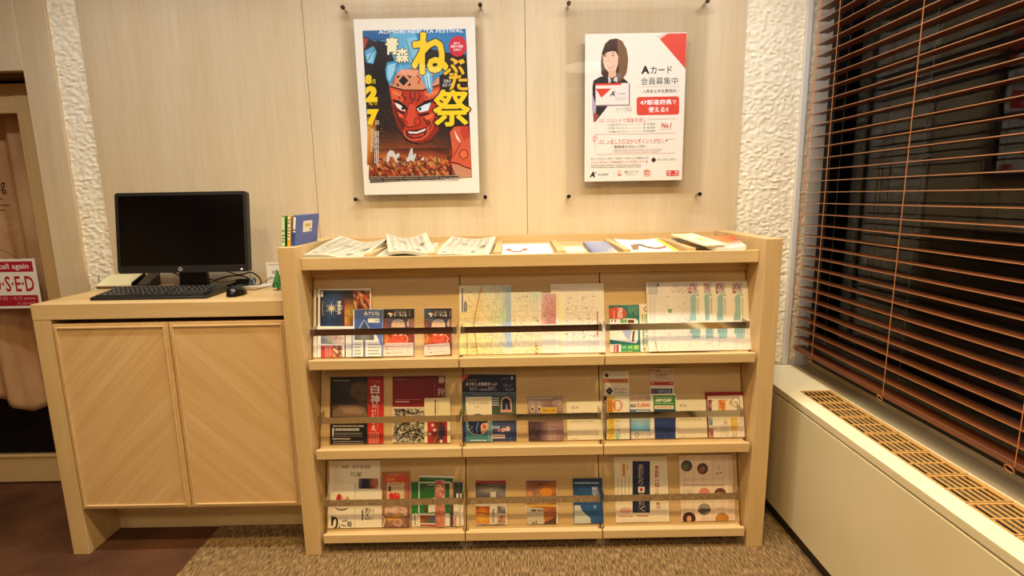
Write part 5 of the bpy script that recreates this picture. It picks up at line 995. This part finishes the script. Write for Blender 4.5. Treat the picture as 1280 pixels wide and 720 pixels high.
P.rect(10, 240, 270, 730, '#f1e5c8'); P.poly([(90, 400), (96, 366), (112, 348), (132, 352), (142, 380), (136, 414), (92, 418)], '#c02c2c'); P.poly([(132, 372), (150, 368), (158, 396), (136, 414)], '#e89a8a'); P.poly([(165, 400), (188, 378), (196, 366), (206, 390), (236, 410), (224, 420), (168, 420)], '#c89a5a'); P.oval(200, 408, 12, 10, '#b8402c'); P.stroke([(76, 470), (100, 488), (140, 496), (180, 488), (206, 478)], [3, 12, 16, 12, 3], '#6a5a48')
P.text('り', 48, 552, 104, 680, '#1c1614', .06); P.text('ん', 106, 628, 142, 676, '#1c1614', .05); P.text('ご', 140, 584, 190, 644, '#1c1614', .04); P.text('箱', 190, 600, 232, 650, '#1c1614', .03); P.lines(116, 560, 204, 572, 1, '#b0a488', .5); P.stroke([(132, 260), (132, 300)], 1.5, '#c8b890'); s.done()
s = leaf('brochure', 'white folded leaflet with black brush characters beside the apple card', 3, 443.8, 478.6, 611.8, .005, .005); s.usecrop(*G3); P = s.P
P.rect(250, 300, 530, 730, '#f1e5c8'); P.text('お', 352, 476, 410, 524, '#1c1816', .04); P.text('さ', 354, 526, 388, 586, '#1c1816', .03); P.text('ない', 386, 560, 430, 588, '#1c1816', .03); P.oval(430, 500, 10, 14, '#d8a89a'); P.lines(322, 494, 342, 592, 1, '#3a322c', .7, .0, 3, True); P.lines(424, 516, 434, 550, 1, '#c89a8c', .5, vert=True); P.specks(484, 668, 500, 684, 4, ['#c8a08a'], 6); s.done()
G4 = (474, 584, 8.57)
s = leaf('magazine', 'food magazine with a red title and noodle picture in the bottom row', 3, 477.5, 511.5, 590.5, .0, .012, body=mat('glossy_magazine', '#b48a68', .3)); s.usecrop(*G4); P = s.P
P.photo(30, 60, 320, 700, [['#b05a3a', '#b86a48', '#c05a40'], ['#a8603a', '#d8b48a', '#b04a3a'], ['#8a4a30', '#d8b890', '#a05038'], ['#a06a48', '#c8a480', '#8a6050'], ['#9a7050', '#b48060', '#7a5440'], ['#5a4030', '#7a5040', '#6a4838']], 3, .1)
P.rect(64, 96, 282, 160, '#c8402c'); P.text('あおもり', 84, 108, 180, 152, '#e8a24a', .05); P.text('食堂', 196, 104, 270, 156, '#e05a38', .04); P.rect(84, 170, 264, 360, '#d9bf98'); P.lines(96, 178, 240, 190, 1, '#6a4c3a', .6); P.text('8', 96, 200, 130, 262, '#2c2420', .05); P.text('月号 グルメ', 136, 208, 256, 254, '#8a7040', .02); P.text('鮨', 104, 276, 224, 366, '#d42c20', .10)
P.stroke([(40, 170), (66, 160), (70, 240), (50, 250)], 8, '#5a5064'); P.mosaic(60, 428, 300, 520, ['#e0b89a', '#c89878', '#a8785c', '#e8c8b0'], 10, 5, .1); P.poly([(80, 552), (226, 488), (240, 524), (104, 580)], '#dca23c'); P.lines(110, 530, 220, 548, 1, '#a8402c', .6); P.stroke([(34, 520), (60, 560), (40, 640)], 12, '#e4d4b4'); P.oval(200, 590, 50, 45, '#c8977c'); P.oval(196, 592, 36, 32, '#b07a60'); P.ring(196, 592, 34, 30, 5, '#e0b498'); P.oval(140, 650, 46, 26, '#8a5a48'); P.ring(250, 640, 36, 34, 6, '#c89a80'); P.stroke([(100, 680), (300, 690)], 10, '#3c2820'); s.done()
s = leaf('magazine', 'clear-fronted magazine with a white spine just right of the food magazine', 3, 505, 514.0, 601, .0, .006, body=mat('clear_sleeve', '#c8a884', .15)); s.usecrop(*G4); P = s.P; P.rect(262, 155, 350, 700, '#b8946c'); P.rect(298, 158, 306, 360, '#eadfc8'); P.photo(270, 440, 320, 690, [['#a05a48', '#8a5040'], ['#6a3c34', '#7a5048'], ['#a88070', '#5a4038']], 2, .2); s.done()
def green(s, x):
    s.usecrop(*G4); P = s.P; P.rect(340, 90, 790, 705, '#eee2c4'); P.photo(x+4, 112, x+370, 500, [['#2f6a38', '#2a6634', '#27602f'], ['#2c7034', '#257030', '#1f6a2c'], ['#2a8038', '#288038', '#24742f']], 1)
s = leaf('brochure', 'tilted dark green leaflet, rear left of the green group', 3, 514.8, 552, 601.5, .0, .003, tilt=-1.5); green(s, 345); P = s.P; P.oval(358, 170, 8, 8, '#2a2a28'); P.poly([(345, 500), (400, 490), (400, 700), (350, 700)], '#eadfc0'); P.lines(378, 500, 392, 620, 1, '#3a342c', .7, .1, 3, True); s.done()
s = leaf('brochure', 'tallest green leaflet with a white border at the back of the green group', 3, 522, 565.8, 594.5, .0035, .003, tilt=1.6); s.usecrop(*G4); P = s.P; P.rect(410, 80, 800, 705, '#ece2c6'); P.rect(416, 112, 780, 500, '#2a6632'); P.lines(500, 122, 690, 134, 1, '#5a9a5c', .6, .1); s.done()
s = leaf('brochure', 'front green leaflet with a white border and small mountain picture', 3, 523.2, 562, 602.5, .007, .004); s.usecrop(*G4); P = s.P; P.rect(418, 155, 790, 705, '#eee4c8'); P.photo(432, 170, 790, 494, [['#2c5c30', '#2f5c34', '#2a5830'], ['#2c6a34', '#2a6834', '#246430'], ['#2a7c38', '#2a8040', '#24702f']], 1)
P.lines(520, 182, 590, 196, 1, '#c8d8b4', .6); P.lines(490, 214, 596, 240, 2, '#7a8a4c', .4); P.poly([(530, 340), (600, 322), (600, 482), (526, 484)], '#e6dcc4'); P.photo(438, 516, 600, 600, [['#8a4a24', '#a85a2c', '#4a6a8c'], ['#a05a2c', '#6a4a34', '#3a5a7c'], ['#b06a34', '#5c6a3c', '#4a5a4c']], 2, .1); P.rect(438, 612, 600, 632, '#a83a28'); P.rect(448, 650, 484, 684, '#3c342c'); P.lines(508, 660, 596, 682, 2, '#5a4c40', .5); P.lines(480, 430, 520, 490, 1, '#5a3a2c', .8); s.done()
s = leaf('brochure', 'narrow pink and orange floral leaflet in front of the green group', 3, 543.6, 556.0, 600.5, .0115, .005); s.usecrop(*G4); P = s.P; P.mosaic(590, 140, 710, 705, ['#c88a70', '#b0506a', '#d8b480', '#c86a5a', '#a84a5a', '#dca888'], 8, 30, .12, 8); P.photo(600, 430, 692, 690, [['#c87a5c', '#cc8064'], ['#c47058', '#d08a6c']], 2, .15); P.specks(600, 150, 700, 690, 60, ['#e8c8a0', '#8a2c4a', '#7a9a4a'], 9, 3); s.done()
s = leaf('brochure', 'slim dark leaflet with a pale top right of the floral one', 3, 555.2, 569.5, 602.8, .004, .006, body=mat('grey_paper', '#6a5a50', .5)); s.usecrop(*G4); P = s.P; P.photo(690, 160, 840, 700, [['#c8a070', '#d0a878', '#5a4c48'], ['#a07a50', '#c09a68', '#4a4040'], ['#5a4c48', '#4c4444', '#3a3436'], ['#3c3434', '#584c4c', '#6a3838'], ['#3a3030', '#4c4242', '#a05050']], 2, .12); P.poly([(712, 600), (728, 570), (740, 690), (714, 690)], '#d8c8b0'); P.rect(700, 518, 790, 522, '#d8ccb8'); P.vtext('青森県', 790, 190, 812, 300, '#cfc8b8', .02); s.done()
s = leaf('brochure', 'dark topped leaflet with white lettering and red curve, second from the bay edge', 3, 566.5, 573.9, 602.4, .0105, .004); s.usecrop(*G4); P = s.P; P.rect(770, 150, 870, 705, '#ece0c4'); P.photo(770, 155, 870, 350, [['#4c4c44', '#3c4a40'], ['#302c28', '#2c3430']], 2, .1); P.lines(820, 280, 856, 330, 1, '#e0e0d4', .7, 0, 3, True); P.stroke([(820, 530), (806, 590), (820, 680)], 14, '#c8384a'); P.stroke([(834, 540), (822, 600), (836, 690)], 5, '#e88a90'); s.done()
s = leaf('brochure', 'dark topped white leaflet at the right edge of the left bay', 3, 573.2, 579.2, 602.6, .006, .004); s.usecrop(*G4); P = s.P; P.rect(840, 150, 920, 705, '#efe4c8'); P.photo(850, 155, 896, 350, [['#3c4c44', '#2c3c3c'], ['#2a3430', '#24302c']], 2, .1); P.lines(864, 280, 888, 330, 1, '#e0e0d4', .7, 0, 3, True); P.lines(860, 530, 872, 680, 1, '#4a3c34', .6, .1, 3, True); s.done()
# --- row 3, middle bay
H7 = (590, 594, 7.71)
s = leaf('booklet', 'small booklet with a sunset picture, left of three in the bottom middle bay', 3, 594.2, 633, 600.5, 0, .007); s.usecrop(*H7); P = s.P
P.rect(25, 40, 330, 550, '#dccbb0'); P.photo(32, 48, 328, 230, [['#8a2c28', '#8a3430', '#7a2c2a'], ['#3a2c2c', '#6a5c54', '#5a4a44'], ['#6a6054', '#a89c84', '#4a4448'], ['#5c5a5c', '#6c6a68', '#8a8478'], ['#34343a', '#4a484c', '#6a645c']], 3, .12); P.poly([(32, 48), (328, 48), (328, 76), (150, 70), (36, 78)], '#a03430'); P.stroke([(36, 84), (180, 108), (326, 122)], [8, 5, 3], '#2c2224'); P.rect(178, 160, 230, 480, '#e4d4b8'); P.rect(178, 160, 230, 230, '#cfc4b4')
P.photo(34, 300, 170, 466, [['#5a2418', '#a84a1e', '#6a2a1c'], ['#c8641e', '#e08a28', '#b85a20'], ['#e8a83c', '#f0bc50', '#e09a34'], ['#c8781e', '#d88a2c', '#c87024']], 2, .08); P.stroke([(34, 360), (100, 356), (168, 374)], 6, '#5a2c18'); P.photo(246, 300, 324, 366, [['#3c342c', '#c8c4b8'], ['#8a8478', '#2c2622']], 2, .2); P.photo(246, 384, 324, 464, [['#d8c0a4', '#b08060'], ['#a06a4c', '#c89a78']], 2, .2); P.oval(284, 410, 20, 22, '#a86a4c'); P.vtext('津軽の旅', 190, 320, 220, 460, '#6a5444', .01)
P.photo(36, 470, 318, 536, [['#c8b898', '#8a7c6a', '#c0b090', '#6a6258', '#b8ac90'], ['#a89a7c', '#5a524a', '#b4a688', '#4a443c', '#8a8068']], 2, .2); P.stroke([(110, 474), (200, 484), (320, 470)], [3, 9, 4], '#2a221e'); s.done()
s = leaf('booklet', 'small orange booklet with a yellow line, centre of the bottom middle bay', 3, 657.2, 696, 600.2, 0, .007); s.usecrop(*H7); P = s.P
P.photo(520, 50, 815, 290, [['#8a5040', '#7a4434', '#6a4438', '#8a5c48'], ['#a86440', '#8a6048', '#c8742c', '#b8703a'], ['#8a5a44', '#a08468', '#d8883a', '#7a5c44'], ['#b07c54', '#b09070', '#c88a4a', '#a06a48']], 3, .12); P.oval(715, 160, 60, 40, '#dc8a2c'); P.oval(556, 186, 32, 30, '#d08a5a'); P.specks(610, 66, 740, 105, 30, ['#3a2c24'], 16, 3, 1.3); P.rect(535, 284, 812, 302, '#e0b23a')
P.rect(530, 302, 815, 540, '#b0643c'); P.poly([(535, 304), (690, 320), (706, 420), (690, 510), (640, 536), (535, 536)], '#c8baa0'); P.specks(545, 312, 700, 360, 46, ['#3a2c24', '#4a3830'], 16, 4, 1.5); P.specks(560, 420, 640, 510, 26, ['#3a3434', '#5a5450'], 18, 5, 1.2); P.photo(690, 310, 812, 430, [['#b4683c', '#a85c34'], ['#b8703e', '#a05a34']], 2, .08); P.poly([(706, 450), (760, 430), (814, 390), (814, 538), (650, 538), (690, 500)], '#5a3c32'); P.poly([(640, 520), (800, 505), (800, 536), (640, 536)], '#3c2c28'); s.done()
s = leaf('booklet', 'small deep blue booklet with a white shape, right of the bottom middle bay', 3, 716.2, 752.6, 598.3, 0, .008, body=mat('blue_paper', '#274a74', .35)); s.usecrop(*H7); P = s.P
P.photo(975, 35, 1255, 530, [['#20304a', '#1f3454', '#1c3050'], ['#28507a', '#2a5a8c', '#24507e'], ['#24507e', '#2a5c90', '#265684'], ['#24507c', '#285a8a', '#24527e']], 2, .04); P.lines(986, 66, 1220, 84, 1, '#a8bcd0', .7, .05); P.vtext('観光宝', 1155, 110, 1200, 196, '#d8e0e4', .02); P.rect(1204, 110, 1214, 206, '#c8d4dc'); P.vtext('青', 1170, 290, 1198, 320, '#a8c0d4', .01)
P.poly([(984, 190), (1000, 200), (1006, 190), (1012, 214), (1026, 218), (984, 222)], '#d8dcd4'); P.poly([(986, 290), (1040, 290), (1060, 340), (1100, 380), (1140, 410), (1146, 460), (1100, 525), (986, 525)], '#c8ccc0'); P.stroke([(1040, 130), (1130, 150), (1150, 250), (1100, 300)], 6, '#34649a'); P.text('文化館', 1148, 482, 1226, 502, '#d8e0e4', .03); P.lines(1150, 462, 1226, 468, 1, '#8aa8c4', .5); P.specks(1000, 510, 1050, 526, 8, ['#1c3050'], 12, 3, 1.5); s.done()
# --- row 3, right bay
I1 = (764, 568, 7.35)
s = leaf('brochure', 'large white brochure with a navy vertical title panel in the bottom right bay', 3, 767.2, 833.4, 570.8, 0, .006); s.usecrop(*I1); P = s.P
P.rect(20, 20, 515, 700, '#eee0c0'); P.rrect(196, 62, 356, 536, 10, '#1c2748'); P.rect(240, 84, 306, 300, '#26325a'); P.vtext('あおもり', 246, 90, 300, 284, '#c8bca4', .0); P.rect(248, 296, 306, 350, '#efe0c0'); P.oval(277, 324, 15, 17, '#b83a20'); P.text('国', 254, 360, 304, 400, '#c8bca4', .0); P.text('めぐ', 254, 424, 306, 466, '#c8bca4', .0); P.ring(286, 498, 30, 26, 4, '#a8a08c') if False else None; P.text('く', 262, 476, 310, 524, '#c8bca4', .01); P.stroke([(254, 470), (314, 470), (314, 526), (254, 526), (254, 470)], 3, '#8a8a88')
for i, ch in enumerate('青森駅'): P.text(ch, 400, 104+i*38, 436, 138+i*38, '#a82c2c', .03)
P.text('からの', 400, 232, 440, 252, '#5a4034', .01); P.rect(404, 264, 440, 300, '#b83028'); P.text('乗', 410, 268, 434, 296, '#f0e0c8', .02); P.vtext('りばの', 404, 312, 440, 390, '#8a5a4c', .0); P.text('案', 414, 440, 446, 466, '#a82c2c', .03); P.text('内', 416, 470, 450, 500, '#a82c2c', .02)
P.specks(60, 60, 140, 220, 40, ['#a8a04a', '#c8843a', '#8a9a5a'], 9, 3); P.rect(102, 84, 130, 200, '#d8914a'); P.lines(44, 210, 180, 380, 4, '#b4a280', .22, .2, 3, True); P.lines(144, 96, 156, 150, 1, '#5a4c3c', .5, vert=True); P.oval(132, 516, 58, 30, '#e8b4a0'); P.lines(90, 508, 180, 524, 1, '#d0847a', .5); P.lines(66, 560, 200, 576, 1, '#c8704a', .6, 0); P.lines(236, 556, 342, 574, 1, '#c85a3c', .6, 0); P.rect(80, 584, 348, 684, '#f0e4c8'); P.lines(90, 594, 340, 676, 5, '#d0c0a0', .3, .3, 5); P.oval(70, 658, 13, 18, '#7a4630'); P.oval(70, 660, 7, 9, '#d8a080'); s.done()
I2 = (842, 566, 7.35)
s = leaf('brochure', 'pale pink brochure with ten round pictures in the bottom right bay', 3, 848, 915.2, 568.6, 0, .006, body=mat('pale_pink_paper', '#e8cdb4', .5)); s.usecrop(*I2); P = s.P
P.rect(35, 20, 535, 705, '#e9cdb2'); P.rect(62, 36, 505, 690, '#f0dcc0')
for k in range(5): P.rect(80+k*90, 36, 110+k*90, 690, '#eed2b4')
def rp(cx, cy, rx, ry, c1, c2, c3=None):
    P.oval(cx, cy, rx, ry, c1); P.oval(cx-rx*.2, cy+ry*.25, rx*.55, ry*.5, c2)
    if c3: P.specks(cx-rx*.6, cy-ry*.6, cx+rx*.6, cy+ry*.6, 22, [c3], 9, int(cx))
rp(120, 120, 52, 52, '#4a4c38', '#6a6c4a', '#5a7a6a'); rp(266, 146, 50, 52, '#5a3c30', '#8a5440', '#d8b8a0'); rp(128, 375, 56, 48, '#d8ccb0', '#e8dcc4', '#2c2620'); P.oval(284, 368, 50, 48, '#e08a74'); rp(428, 375, 55, 52, '#6a4028', '#b88058', '#d8b088'); rp(282, 520, 58, 56, '#9c9080', '#56524a', '#b8b0a0'); P.poly([(224, 520), (340, 512), (338, 540), (226, 545)], '#56524a')
rp(142, 602, 60, 58, '#4a2420', '#3a1c1a'); P.oval(142, 608, 22, 30, '#d8a084'); P.poly([(112, 640), (130, 632), (160, 634), (176, 648), (150, 658), (126, 656)], '#e8e0d4'); rp(446, 608, 62, 58, '#b87c38', '#c89048', '#8a5420'); P.oval(420, 596, 26, 36, '#c88c40'); P.oval(466, 600, 26, 34, '#c08438'); P.oval(448, 655, 18, 8, '#e8e4d4')
P.text('青森を彩るひとクリーム', 94, 232, 460, 262, '#dca88c', -.005); P.lines(90, 288, 470, 306, 1, '#b89a7c', .5, .05); P.text('青\n森', 394, 110, 430, 160, '#c8a890', .0); P.lines(350, 70, 450, 84, 1, '#c8a890', .4); P.oval(402, 190, 8, 8, '#4a3a30'); P.oval(430, 182, 7, 8, '#4a3a30'); P.lines(88, 510, 165, 526, 1, '#c0a488', .4); P.lines(246, 590, 330, 640, 3, '#d0b498', .25); P.lines(390, 500, 470, 520, 1, '#c8ac90', .4); s.done()

# ------------------------------------------------------------------ papers in the open top tray
def tray_z(y): return 1.186 + (y+.448)*(.026/.423)
def tray_item(name, label, x0, x1, y0, y1, th, body, cover=None, curl=0, rot=0, rise=0, group=None, lay=1, z0=0, cat=None, nx=22, ny=16, wave=0):
    cx, cy = (x0+x1)/2, (y0+y1)/2; w_, d_ = x1-x0, y1-y0; q = MB()
    def surf(u, v, base=0):
        return base + curl*(2*u-1)**2 + rise*v + wave*sin(u*5+v*2)*.5
    c_, s_ = cos(radians(rot)), sin(radians(rot)); slope = .026/.423
    def pt(u, v, h):
        x = (u-.5)*w_; y = (v-.5)*d_; X = x*c_-y*s_; Y = x*s_+y*c_
        return (cx+X, cy+Y, tray_z(cy)+slope*Y+z0+.0012+h)
    for k in range(lay):
        b = th*k/lay; t = th/lay*.86; ex = (k % 2)*.004
        vs = [pt(i/nx*(1-ex), j/ny, surf(i/nx, j/ny, b)+t) for j in range(ny+1) for i in range(nx+1)] + [pt(i/nx*(1-ex), j/ny, surf(i/nx, j/ny, b)) for j in range(ny+1) for i in range(nx+1)]
        n = (nx+1)*(ny+1); fs = []
        for j in range(ny):
            for i in range(nx): a = j*(nx+1)+i; fs += [(a, a+1, a+nx+2, a+nx+1), (n+a, n+a+nx+1, n+a+nx+2, n+a+1)]
        for i in range(nx): fs += [(i, n+i, n+i+1, i+1), (ny*(nx+1)+i+1, n+ny*(nx+1)+i+1, n+ny*(nx+1)+i, ny*(nx+1)+i)]
        for j in range(ny): a = j*(nx+1); b2 = a+nx; fs += [(a+nx+1, n+a+nx+1, n+a, a), (b2, n+b2, n+b2+nx+1, b2+nx+1)]
        q.add(vs, fs)
    o = q.build(name, body, loc=(cx, cy, tray_z(cy)+z0)); tag(o, label, cat or name.replace('_', ' '), group)
    if cover:
        P = Print(lambda u, v: (u, v)); cover(P); me = bpy.data.meshes.new('printed_page'); vs = []
        for (u, yy, v) in P.v:
            h = surf(u, 1-v, th*(lay-1)/lay)+th/lay*.86 - yy*1.0+.0006; p = pt(u, 1-v, h); vs.append(Vector(p)-o.location)
        me.from_pydata(vs, [], P.f); me.materials.append(prt); at = me.color_attributes.new('ink', 'FLOAT_COLOR', 'POINT'); at.data.foreach_set('color', [x for c in P.c for x in c])
        c = bpy.data.objects.new('printed_page', me); COL.objects.link(c); c.parent = o
    return o
INK = '#6a6454'
def news(seed, title, tx):
    def f(P):
        for k in range(6): P.lines(.06, .08+k*.145, .94, .19+k*.145, 5, '#a09a84', .4, .3, seed+k) if False else None
        for k in range(10): 
            y = .06+k*.09
            for m_ in range(6): P.lines(.08+m_*.14, y, .19+m_*.14, y+.07, 4, '#aca48c', .35, .3, seed+k*7+m_)
        P.rect(tx-.015, .62, tx+.055, .93, '#8a836c'); P.text(title, tx-.01, .66, tx+.05, .90, '#e6dfc6', .03, rot=90)
        P.text('八戸', .74, .45, .84, .62, INK, .04); P.text('東奥', .62, .74, .70, .88, '#8a846e', .02); P.rect(.3, .3, .46, .42, '#b8b098')
    return f
tray_item('newspaper', 'loosely folded newspaper at the left end of the top tray', -.775, -.548, -.443, -.08, .016, newsp, news(1, '日報', .14), .010, -5, .014, 'newspapers in the top tray', 4, wave=.020)
tray_item('newspaper', 'turned newspaper with a raised fold, second in the top tray', -.512, -.335, -.432, -.06, .012, newsp, news(20, '新聞', .14), .008, 14, .016, 'newspapers in the top tray', 3, z0=.014, wave=.018)
tray_item('newspaper', 'flat newspaper under the turned one, second compartment of the top tray', -.526, -.318, -.443, -.07, .011, newsp, news(33, '朝刊', .5), 0, 0, 0, 'newspapers in the top tray', 3)
tray_item('newspaper', 'neatly folded newspaper with a dark masthead, third in the top tray', -.278, -.076, -.443, -.06, .016, newsp, news(45, '東奥日報', .12), .004, -3, .012, 'newspapers in the top tray', 4, wave=.010)
def arcflyer(P):
    P.stroke([(.10+.40*t_, .42+.22*sin(pi*t_)) for t_ in [i/12 for i in range(13)]], .10, '#c8504a'); P.lines(.16, .55, .46, .62, 1, '#f4d8cc', .6); P.rect(.72, .86, .96, .97, '#e0904a'); P.lines(.74, .88, .94, .95, 1, '#8a4a1c', .5); P.lines(.12, .70, .5, .8, 2, '#d8cfb8', .3)
tray_item('flyer', 'white flyer with a red arc heading in the fourth tray compartment', -.038, .165, -.443, -.12, .006, paper, arcflyer, lay=2)
tray_item('leaflet', 'low grey leaflet left of the slate-blue booklet in the top tray', .212, .292, -.443, -.36, .005, mat('grey_leaflet', '#9a968c', .4), lambda P: (P.rect(.04, .04, .96, .96, '#8c8c8c'), P.rect(.1, .1, .9, .35, '#c8c4b4'), P.lines(.1, .5, .9, .9, 3, '#d8d4c8', .4)), lay=1)
tray_item('card', 'pale yellow card lying behind the grey leaflet in the top tray', .208, .30, -.34, -.20, .004, mat('pale_yellow_paper', '#efe6b4', .6), lay=1)
tray_item('booklet', 'slate-blue booklet in the fifth tray compartment', .312, .410, -.440, -.14, .014, mat('slate_paper', '#7c86a0', .45), lambda P: (P.photo(.02, .02, .98, .98, [['#8a90a8', '#a8a8b4', '#8c92a8'], ['#7c86a4', '#9298ac', '#8088a4'], ['#6c7898', '#8a90a0', '#d0c8b0']], 2, .06), P.specks(.2, .7, .9, .95, 14, ['#d8d0b8', '#5a6484'], .05, 4)), lay=3)
def dragon(P):
    P.stroke([(.16, .80), (.26, .50), (.42, .40), (.52, .62), (.66, .66), (.80, .60), (.92, .52)], [.10, .16, .16, .10, .12, .08, .03], '#8a6a50'); P.stroke([(.40, .40), (.50, .56), (.60, .60)], .10, '#5a3a2c'); P.stroke([(.55, .66), (.70, .64), (.84, .62)], .06, '#a8503a'); P.specks(.1, .3, .9, .8, 40, ['#6a4a3a', '#b8a078', '#3a2a24'], .035, 4); P.lines(.1, .88, .9, .95, 1, '#b8ac90', .4); P.rect(.90, .05, .99, .98, '#e8c84a')
tray_item('brochure', 'white brochure with a brown dragon picture and yellow edge in the sixth tray compartment', .455, .652, -.443, -.09, .008, paper, dragon, .003, 0, .004, lay=2, wave=.004)
def yel(P): P.specks(.3, .3, .9, .8, 18, ['#e8d86a', '#d8c870'], .08, 4); P.lines(.08, .1, .6, .22, 2, '#d0c49c', .3); P.oval(.6, .55, .18, .1, '#e8da7a')
def dark(P): P.rect(.01, .01, .99, .99, '#2a2220'); P.specks(.05, .05, .95, .5, 40, ['#d8cfc0'], .03, 4); P.photo(.05, .45, .95, .95, [['#a85a3a', '#e0a05a'], ['#c8743a', '#d89048']], 2, .15)
def orange(P): P.photo(.01, .01, .99, .99, [['#b8683c', '#d88a4a', '#c8502c'], ['#e0a060', '#d08a4a', '#a84a2c'], ['#f0e0c8', '#efe0cc', '#ead8c0']], 6, .06)
tray_item('magazine', 'dark star-speckled magazine at the back of the seventh tray compartment', .712, .900, -.30, -.06, .010, paper, dark, lay=2, z0=.0)
tray_item('magazine', 'magazine with an orange cover and curled corner at the right end of the tray', .775, .915, -.442, -.16, .014, paper, orange, .010, -12, .004, lay=4, z0=.011)
tray_item('brochure', 'pale yellow brochure lying askew over magazines near the tray right end', .705, .800, -.436, -.17, .006, mat('pale_yellow_paper', '#efe6b4', .6), yel, .002, 10, .008, lay=2, z0=.030)
